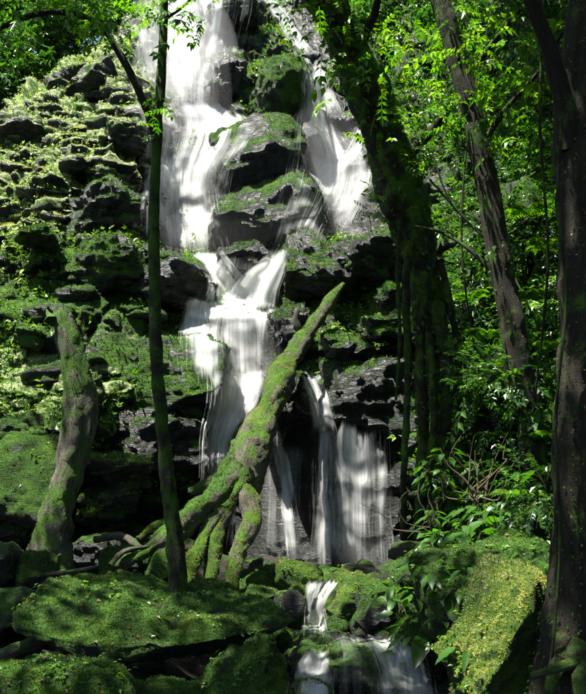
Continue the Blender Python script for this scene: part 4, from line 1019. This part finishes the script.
# trees behind the buttress and above the slope
BG = [(-15, 70, 23, 300, 1.7), (30, 45, 24, 320, 1.8), (75, 15, 25, 260, 1.6), (112, -15, 26, 150, 1.3), (-70, 40, 22, 260, 1.9), (10, 0, 26, 300, 2.0), (60, -20, 27, 260, 1.8), (-40, 0, 25, 260, 2.0), (330, -30, 25, 90, 1.4), (390, 0, 23, 120, 1.5), (450, -20, 21, 130, 1.6), (520, 0, 19, 130, 1.5), (580, -10, 17, 110, 1.5)]
for k, (a, b, y, n_, r) in enumerate(BG):
    c = P(a, b, y); b0 = np.array([c[0], y, c[2] - 3.2]); left = a < 200
    t = thing('tree', b0, 'shadowy tree rising behind the sunlit buttress' if left else 'leafy tree at the head of the gorge above the fern slope', 'tree', 'trees behind the buttress' if left else 'trees above the fern slope')
    tube_part('trunk', [(np.array([b0, (b0 + c) / 2 + [.1, 0, 0], c]), [.14, .1, .05], 8, .15)], M['bark'], t, b0, .1, 170 + k)
    rng = np.random.default_rng(180 + k); cs = [[c[0] + rng.normal(0, r * .5), c[1] + rng.normal(0, .5), c[2] + rng.normal(0, r * .5), r * .7, .8, r * .6] for _ in range(5)]
    crown(t, b0, cs, n_ * 2, 190 + k, .6, 'leaf', False)

rng = np.random.default_rng(205)
wp = P(rng.uniform(-160, 150, 1500), rng.uniform(-130, 120, 1500), rng.uniform(27, 32, 1500))
tag(link('far_wood', spray_mesh('far_wood', wp, 1.3, rng, M['leaf'])), 'dark mass of forest closing the view behind the buttress', 'wood', kind='stuff')

# ------------------------------------------------------------------ shrubs and plants of the right-hand slope
rng = np.random.default_rng(210)
spots = []
for k in range(700):
    a = rng.uniform(335, 575); b = rng.uniform(-5, 500)
    lim = np.interp(b, [0, 60, 150, 220, 300, 500], [335, 372, 415, 445, 452, 432])
    if a < lim + 8: continue
    if all((a - s[0]) ** 2 + (b - s[1]) ** 2 > 20 ** 2 for s in spots): spots.append((a, b))
for k, (a, b) in enumerate(spots):
    p = hit(a, b); y = p[1] - rng.uniform(.05, .9); c = P(a, b, y); r = rng.uniform(.34, .6)
    b0 = np.array([c[0], c[1] + r * .5, c[2] - r * .8]); lt = rng.random() < .16; xs_ = np.interp(b, [-10, 190, 545], [438, 488, 548]); xl = np.interp(b, [0, 60, 150, 250, 500], [350, 372, 410, 425, 445])
    where = 'beyond the slim tilted tree toward the thick trunk' if a > xs_ + 12 else 'between the great leaning tree and the slim tilted tree' if a > xl + 25 else 'close against the great leaning tree'
    hgt = 'high up' if b < 160 else 'halfway up' if b < 330 else 'low down'
    t = thing('shrub', b0, ('bright green' if lt else 'dark leafy') + ' slope shrub ' + hgt + ' ' + where, 'shrub', 'leafy shrubs on the right hand slope')
    n_ = int(rng.uniform(44, 80)); d = unit(rng.normal(0, 1, (n_, 3)) + np.array([0, -.35, .25])); q = c + d * (r * rng.random((n_, 1)) ** .5)
    link('foliage', spray_mesh('foliage', q - b0, rng.uniform(.2, .34), rng, M['bright'] if lt else M['leaf'], .3, d), t)
    tube_part('stem', [(np.array([b0 - [0, -.2, .25], (b0 + c) / 2, c + [0, 0, r * .4]]), [.022, .016, .006], 6, .1)], M['bark'], t, b0, .1, 220 + k)


def leaf_mesh(L, W, bend, mat, seed):
    nx, ny = 9, 5; u = np.linspace(0, 1, nx); s = np.linspace(-1, 1, ny); U, S = np.meshgrid(u, s, indexing='ij')
    w = W * np.sin(np.pi * np.clip(U, 0, 1) ** .75) ** .85 * .5
    v = np.stack([U * L, S * w, -bend * L * U ** 2 + .18 * np.abs(S) * w + .02 * L * np.sin(U * 22) * np.abs(S)], -1).reshape(-1, 3)
    i = np.arange(nx * ny).reshape(nx, ny); f = np.stack([i[:-1, :-1], i[1:, :-1], i[1:, 1:], i[:-1, 1:]], -1).reshape(-1, 4)
    rg = np.random.default_rng(seed)
    return mesh_np('leaf', v, f, M[mat], True, {'rnd': np.full(len(v), rg.uniform(.2, .95))})


BL = [leaf_mesh(1, .46, .35, 'leaf', 1), leaf_mesh(1, .38, .5, 'leaf', 2), leaf_mesh(1, .5, .25, 'bright', 3)]


def broad_plant(base, label, n_, size, h, seed, group=None):
    rg = np.random.default_rng(seed); t = thing('broad_leaf_plant', base, label, 'plant', group)
    for k in range(n_):
        a = k * 2.4 + rg.uniform(-.4, .4); hh = h * rg.uniform(.45, 1.1); out = size * rg.uniform(.3, .7)
        tip = np.array([math.cos(a) * out, math.sin(a) * out, hh])
        tube_part('stalk', [(np.array([base, base + tip * [.4, .4, .6], base + tip]), [.007, .006, .004], 5, .05)], M['stalk'], t, base, .3, seed + k)
        o = link('leaf', BL[rg.integers(0, 3)], t, tip); s = size * rg.uniform(.7, 1.2); o.scale = (s, s, s); o.rotation_euler = (rg.normal(0, .25), rg.uniform(-.1, .5), a + rg.normal(0, .2))
    return t


PL = [(410, 615, 8.0, 7, .30, .3, 'broad leaved plant overhanging the small black boulder'), (432, 628, 7.4, 8, .34, .34, 'broad leaved plant at the stream edge below the moss bank'), (398, 600, 8.6, 6, .26, .26, 'broad leaved seedling by the slanting mossy boulder'),
      (452, 560, 8.0, 8, .3, .3, 'glossy broad leaved plant at the top of the moss bank'), (476, 540, 8.2, 8, .3, .3, 'glossy broad leaved plant below the dead brush'), (440, 535, 9.0, 8, .3, .3, 'broad leaved plant by the grey boulder and hanging roots'),
      (498, 520, 8.4, 8, .28, .28, 'broad leaved plant at the foot of the slim tilted tree'), (470, 510, 9.2, 8, .32, .32, 'broad leaved plant in front of the dark hollow'), (420, 560, 9.0, 6, .26, .24, 'low broad leaved plant between boulder and moss bank'),
      (500, 598, 5.6, 2, .12, .12, 'two leaf seedling sprouting from the golden boulder'), (528, 560, 6.4, 3, .14, .12, 'small bright seedling on top of the moss bank'), (455, 600, 7.0, 6, .24, .22, 'broad leaved plant drooping over the moss bank side'), (425, 585, 8.4, 6, .24, .24, 'small broad leaved plant on the streamside moss'),
      (462, 470, 9.6, 7, .28, .3, 'broad leaved plant under the hanging roots'), (505, 470, 9.2, 8, .3, .3, 'broad leaved plant left of the slim tilted tree'), (545, 470, 8.6, 8, .3, .3, 'broad leaved plant right of the slim tilted tree'), (540, 410, 9.0, 8, .32, .35, 'tall broad leaved plant between the slim tree and thick trunk')]
rng = np.random.default_rng(590)
for k in range(44):
    a = rng.uniform(428, 545); b = rng.uniform(455, 585)
    if b > 600 - .9 * (a - 430): b -= 50
    PL.append((a, b, float(np.interp(b, [450, 590], [9.8, 8.0])) + rng.uniform(-.3, .3), int(rng.integers(9, 15)), rng.uniform(.13, .21), rng.uniform(.2, .36), 'leafy herb in the streamside thicket ' + ('under the dead brush' if a > 460 and b < 515 else 'at the foot of the slim tilted tree' if a > 500 else 'close to the hanging roots' if a < 460 else 'along the moss bank')))
for k in range(22):
    a = rng.uniform(392, 470); b = rng.uniform(565, 660); q = hit(a, b)
    if q[1] < 10.5: PL.append((a, b - 6, q[1] + .04, int(rng.integers(5, 9)), rng.uniform(.1, .2), .12, 'small broad leaved herb rooted on the mossy stones by the stream'))
for k, (a, b, y, n_, s, h, lab) in enumerate(PL):
    base = P(a, b, y) - np.array([0, 0, h * .7]); broad_plant(base, lab, n_, s, h, 600 + k * 20, 'herbs in the thicket' if 'thicket' in lab else 'herbs on the streamside stones' if 'rooted on' in lab else None)

# ferns
def fern(base, label, n_, size, seed, group):
    rg = np.random.default_rng(seed); t = thing('fern', base, label, 'fern', group)
    for k in range(n_):
        a = k * 6.283 / n_ + rg.uniform(-.3, .3); L = size * rg.uniform(.7, 1.1); m = 15; rec = Rec()
        for j in range(m):
            u = (j + 1) / m; c = np.array([L * u * .9, 0, L * (.75 * u - .85 * u * u)]); w = L * .32 * math.sin(math.pi * min(1, u * .9 + .12)) + .01
            for s in (-1, 1):
                x = unit(np.array([.45, s, -.25])); z = np.array([0, 0, 1.0]); y = unit(np.cross(z, x))
                vv, ff, aa = stamp(LEAF_V * np.array([1, .3, 1]), LEAF_F, c[None], np.stack([x, y, np.cross(x, y)])[None], np.array([w]), np.array([rg.uniform(.3, .9)])); rec.add(vv, ff, aa)
        us = np.linspace(0, 1, 10); cl = np.stack([L * us * .9, 0 * us, L * (.75 * us - .85 * us * us)], -1); rv = np.concatenate([cl + [0, .006, 0], cl - [0, .006, 0]])
        rec.add(rv, np.array([q for j in range(9) for q in ([j, j + 1, j + 10], [j + 1, j + 11, j + 10])]), np.full(20, .2))
        v, f, aa, _ = rec.get(); o = link('frond', mesh_np('frond', v, f, M['bright'], False, {'rnd': aa}), t); o.rotation_euler = (0, -.2, a)


rng = np.random.default_rng(700)
for k, (a, b, y) in enumerate([(535, 300, 9.2), (545, 350, 9), (520, 370, 9.4), (548, 250, 9.2), (530, 215, 9.8), (470, 420, 10.2), (495, 440, 9.8), (540, 440, 8.8), (455, 500, 9.6), (520, 500, 8.8), (488, 340, 10.6), (470, 300, 11)]):
    fern(P(a, b, y), 'arching green fern rooted on the shaded slope', 8, rng.uniform(.35, .55), 710 + k, 'ferns on the right hand slope')

# dead brush: pale bare twigs
for k, (a, b, y, n_, lab) in enumerate([(478, 470, 9.0, 16, 'pale leafless brush tangled below the slim tilted tree'), (432, 505, 9.6, 14, 'dry twiggy brush hanging beside the lower fall')]):
    b0 = P(a, b + 30, y); t = thing('dead_brush', b0, lab, 'brush'); rng = np.random.default_rng(730 + k)
    for j in range(n_):
        e = P(a + rng.normal(0, 24), b + rng.normal(-6, 22), y + rng.normal(-.1, .25)); mid = (b0 + e) / 2 + rng.normal(0, .09, 3); m2 = (mid + e) / 2 + rng.normal(0, .07, 3)
        tube_part('twig', [(np.array([b0 + rng.normal(0, .06, 3), mid, m2, e]), [.011, .009, .006, .003], 5, .1)], M['twig'], t, b0, 0, 740 + j)

# twisted roots and fallen sticks on the left
RTS = [([(64, 596, 7.9), (52, 620, 7.4), (40, 640, 7.1), (12, 652, 6.9), (-20, 656, 6.8)], [.07, .09, .08, .07, .05], 'thick twisted root curling round the end of the long flat boulder'), ([(36, 576, 8.4), (70, 572, 8.3), (100, 566, 8.3)], [.02, .025, .015], 'fallen stick lying at the base of the broken trunk'),
       ([(60, 655, 6.9), (90, 662, 6.8), (112, 672, 6.7)], [.02, .016, .01], 'thin root trailing toward the low rounded boulder'), ([(200, 596, 8.2), (226, 600, 8.0), (252, 598, 8.1)], [.018, .02, .012], 'fallen stick behind the long flat boulder'), ([(110, 566, 9.0), (124, 552, 9.2), (150, 546, 9.4)], [.03, .035, .02], 'bent root arching over the green boulder'), ([(94, 540, 9.6), (120, 536, 9.6), (142, 548, 9.4)], [.05, .05, .03], 'grey root looping beside the broken trunk')]
for k, (r, q, lab) in enumerate(RTS):
    p = px_path(r); b0 = p[-1]; t = thing('root', b0, lab, 'root'); tube_part('bark', [(p, q, 9, .3)], M['mossbark'], t, b0, .15, 760 + k)

# hanging vine stems in the forest
for k, r in enumerate([[(545, -20, 8), (540, 120, 8), (548, 260, 8.1), (535, 400, 8.2)], [(498, -20, 10.4), (470, 120, 10.6), (462, 250, 10.7), (480, 380, 10.6)], [(418, 100, 10.8), (450, 200, 10.8), (500, 236, 10.8), (548, 200, 10.6)], [(430, 180, 10.2), (466, 220, 10.2), (505, 262, 10), (540, 330, 9.7)]]):
    p = px_path(r); t = thing('vine', p[0], ['thin vine hanging between slim tree and thick trunk', 'thin vine dropping behind the slim tilted tree', 'bowed vine slung across the fern slope', 'slanting vine stem crossing behind the slim tree'][k], 'vine'); tube_part('stem', [(p, [.014, .016, .016, .012], 6, .1)], M['bark'], t, p[0], .3, 780 + k)

# ------------------------------------------------------------------ small plants and moss on the cliff
def cliff_cover():
    rng = np.random.default_rng(800)
    t = np.concatenate([CF[:, :3], CF[:, [0, 2, 3]]]); a, b, c = CV[t[:, 0]], CV[t[:, 1]], CV[t[:, 2]]
    cr = np.cross(b - a, c - a); ar = np.linalg.norm(cr, axis=1); nn = unit(cr); nn = np.where(nn[:, 1:2] > 0, -nn, nn) if nn[:, 1].mean() > 0 else nn
    px = CPX[t].mean(1); py = CPY[t].mean(1); mm = CM[t].mean(1); cen = (a + b + c) / 3
    pat = sat(.5 + .9 * fbm(cen * .8, 66, 3))
    w = ar * sat(mm * 2 - .5) * sat(nn[:, 2] * 1.2 + .45) * pat * ((px > -60) & (px < 600)) * np.where(px < 150, 1.6, 1) * np.where((px > 400), .8, 1)
    n_ = 34000; k = rng.choice(len(t), n_, p=w / w.sum()); p = cen[k] + rng.normal(0, .015, (n_, 3)); n = nn[k]
    x = unit(rng.normal(0, 1, (n_, 3)) * .75 + n * .7 + np.array([0, -.2, -.1])); z = n + rng.normal(0, .3, (n_, 3)); y = unit(np.cross(z, x)); fr = np.stack([x, y, np.cross(x, y)], 1)
    rec = Rec(); wh = rng.integers(0, 4, n_); s = rng.uniform(.05, .15, n_) * (1 - .4 * sstep(150, 110, px[k]) * sstep(245, 215, py[k])) * np.where(rng.random(n_) < .12, 1.9, 1); rn = sat(.42 + .3 * vnoise(p * 1.5, 9) + rng.normal(0, .15, n_) + .45 * sstep(150, 110, px[k]) * sstep(245, 215, py[k]))  # leaves shifted to paler tones on the buttress, painting its glaring sun
    for q in range(4):
        i = np.where(wh == q)[0]; tv, tf, ta = spray_template(900 + q, 2, .5, .5, .2, False); v, f, aa = stamp(tv, tf, p[i], fr[i], s[i], rn[i], ta); rec.add(v, f, aa)
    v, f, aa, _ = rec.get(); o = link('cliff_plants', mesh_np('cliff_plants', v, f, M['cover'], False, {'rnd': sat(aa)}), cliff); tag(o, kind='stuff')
    br = blades(CV, t, 130000, rng, .05, .012, sat(CM * 1.5 - .3) * ((CPX > -60) & (CPX < 600)), .05)
    o = link('moss', mesh_np('moss', br[0], br[1], M['moss'], False, {'rnd': br[2]}), cliff); tag(o, kind='stuff')


cliff_cover()

# ------------------------------------------------------------------ spray hanging round the falls
def mist(px, py, Y, rad, dens, label):
    v, f = ico(3); c = P(px, py, Y)
    m, nt, out = newmat('mist'); vol = N(nt, 'ShaderNodeVolumePrincipled', {'Color': (.96, .97, .96, 1), 'Density': dens, 'Anisotropy': .3})
    nt.links.new(vol.outputs[0], out.inputs['Volume'])
    o = link('mist', mesh_np('mist', v * np.array(rad), f, m), None, c); tag(o, label, 'mist', kind='stuff')


for px, py, Y, rad, dens, lab in [(190, 110, 19.8, (1.2, 1.2, 3.6), .022, 'spray drifting off the broad upper fall'), (176, 62, 20.8, (1.9, .8, 2.6), .10, 'bright spray at the head of the upper fall'), (328, 185, 18.4, (1.7, 1.0, 2.2), .02, 'spray round the right hand veil'),
                                  (245, 238, 17.4, (3.0, .9, .7), .02, 'spray above the foaming ledge'), (232, 372, 13.9, (1.2, .5, .8), .05, 'spray round the white chute'), (345, 556, 12.0, (1.3, .3, .35), .05, 'spray at the foot of the lower fall')]:
    for q in (1.0, .7, .45): mist(px, py, Y, np.array(rad) * q, dens * (1 if q == 1 else 1.4), lab)

# ------------------------------------------------------------------ fallen leaves on stones and soil
def litter():
    rng = np.random.default_rng(950); n_ = 2600; x = rng.uniform(-3.8, 3.2, n_); y = rng.uniform(4.8, 11.5, n_); P0 = []; N0 = []
    keep = rng.random(n_) < .25 + .5 * sat(.5 + fbm(np.stack([x, y, 0 * x], -1) * 1.6, 5, 3))
    for a, b in zip(x[keep], y[keep]):
        r = CBVH.ray_cast(Vector((a, b, 4.2)), Vector((0, 0, -1)), 8)
        g = float(gz(np.array(a), np.array(b))) + .03
        if r[0] is not None and r[0].z > g and r[1].z > .45: P0.append(r[0][:]); N0.append(r[1][:])
        elif abs(a) > 1: P0.append((a, b, g + .1)); N0.append((0, 0, 1))
    p = np.array(P0); n = np.array(N0); m = len(p)
    xx = unit(np.cross(n, rng.normal(0, 1, (m, 3)))); zz = unit(n + rng.normal(0, .25, (m, 3))); yy = unit(np.cross(zz, xx)); fr = np.stack([xx, yy, np.cross(xx, yy)], 1)
    v, f, a = stamp(LEAF_V * np.array([1, .75, 1.4]), LEAF_F, p + n * .012, fr, rng.uniform(.02, .05, m), rng.uniform(0, 1, m))
    mt = leaf_material('fallen_leaf', [(0.0, (0.03, 0.018, 0.008)), (0.6, (0.06, 0.035, 0.014)), (0.9, (0.14, 0.09, 0.035)), (1.0, (0.12, 0.16, 0.03))], .15, .5)
    o = link('leaf_litter', mesh_np('leaf_litter', v, f, mt, False, {'rnd': a})); tag(o, 'small brown fallen leaves strewn over boulders and soil', 'leaf litter', kind='stuff')


litter()
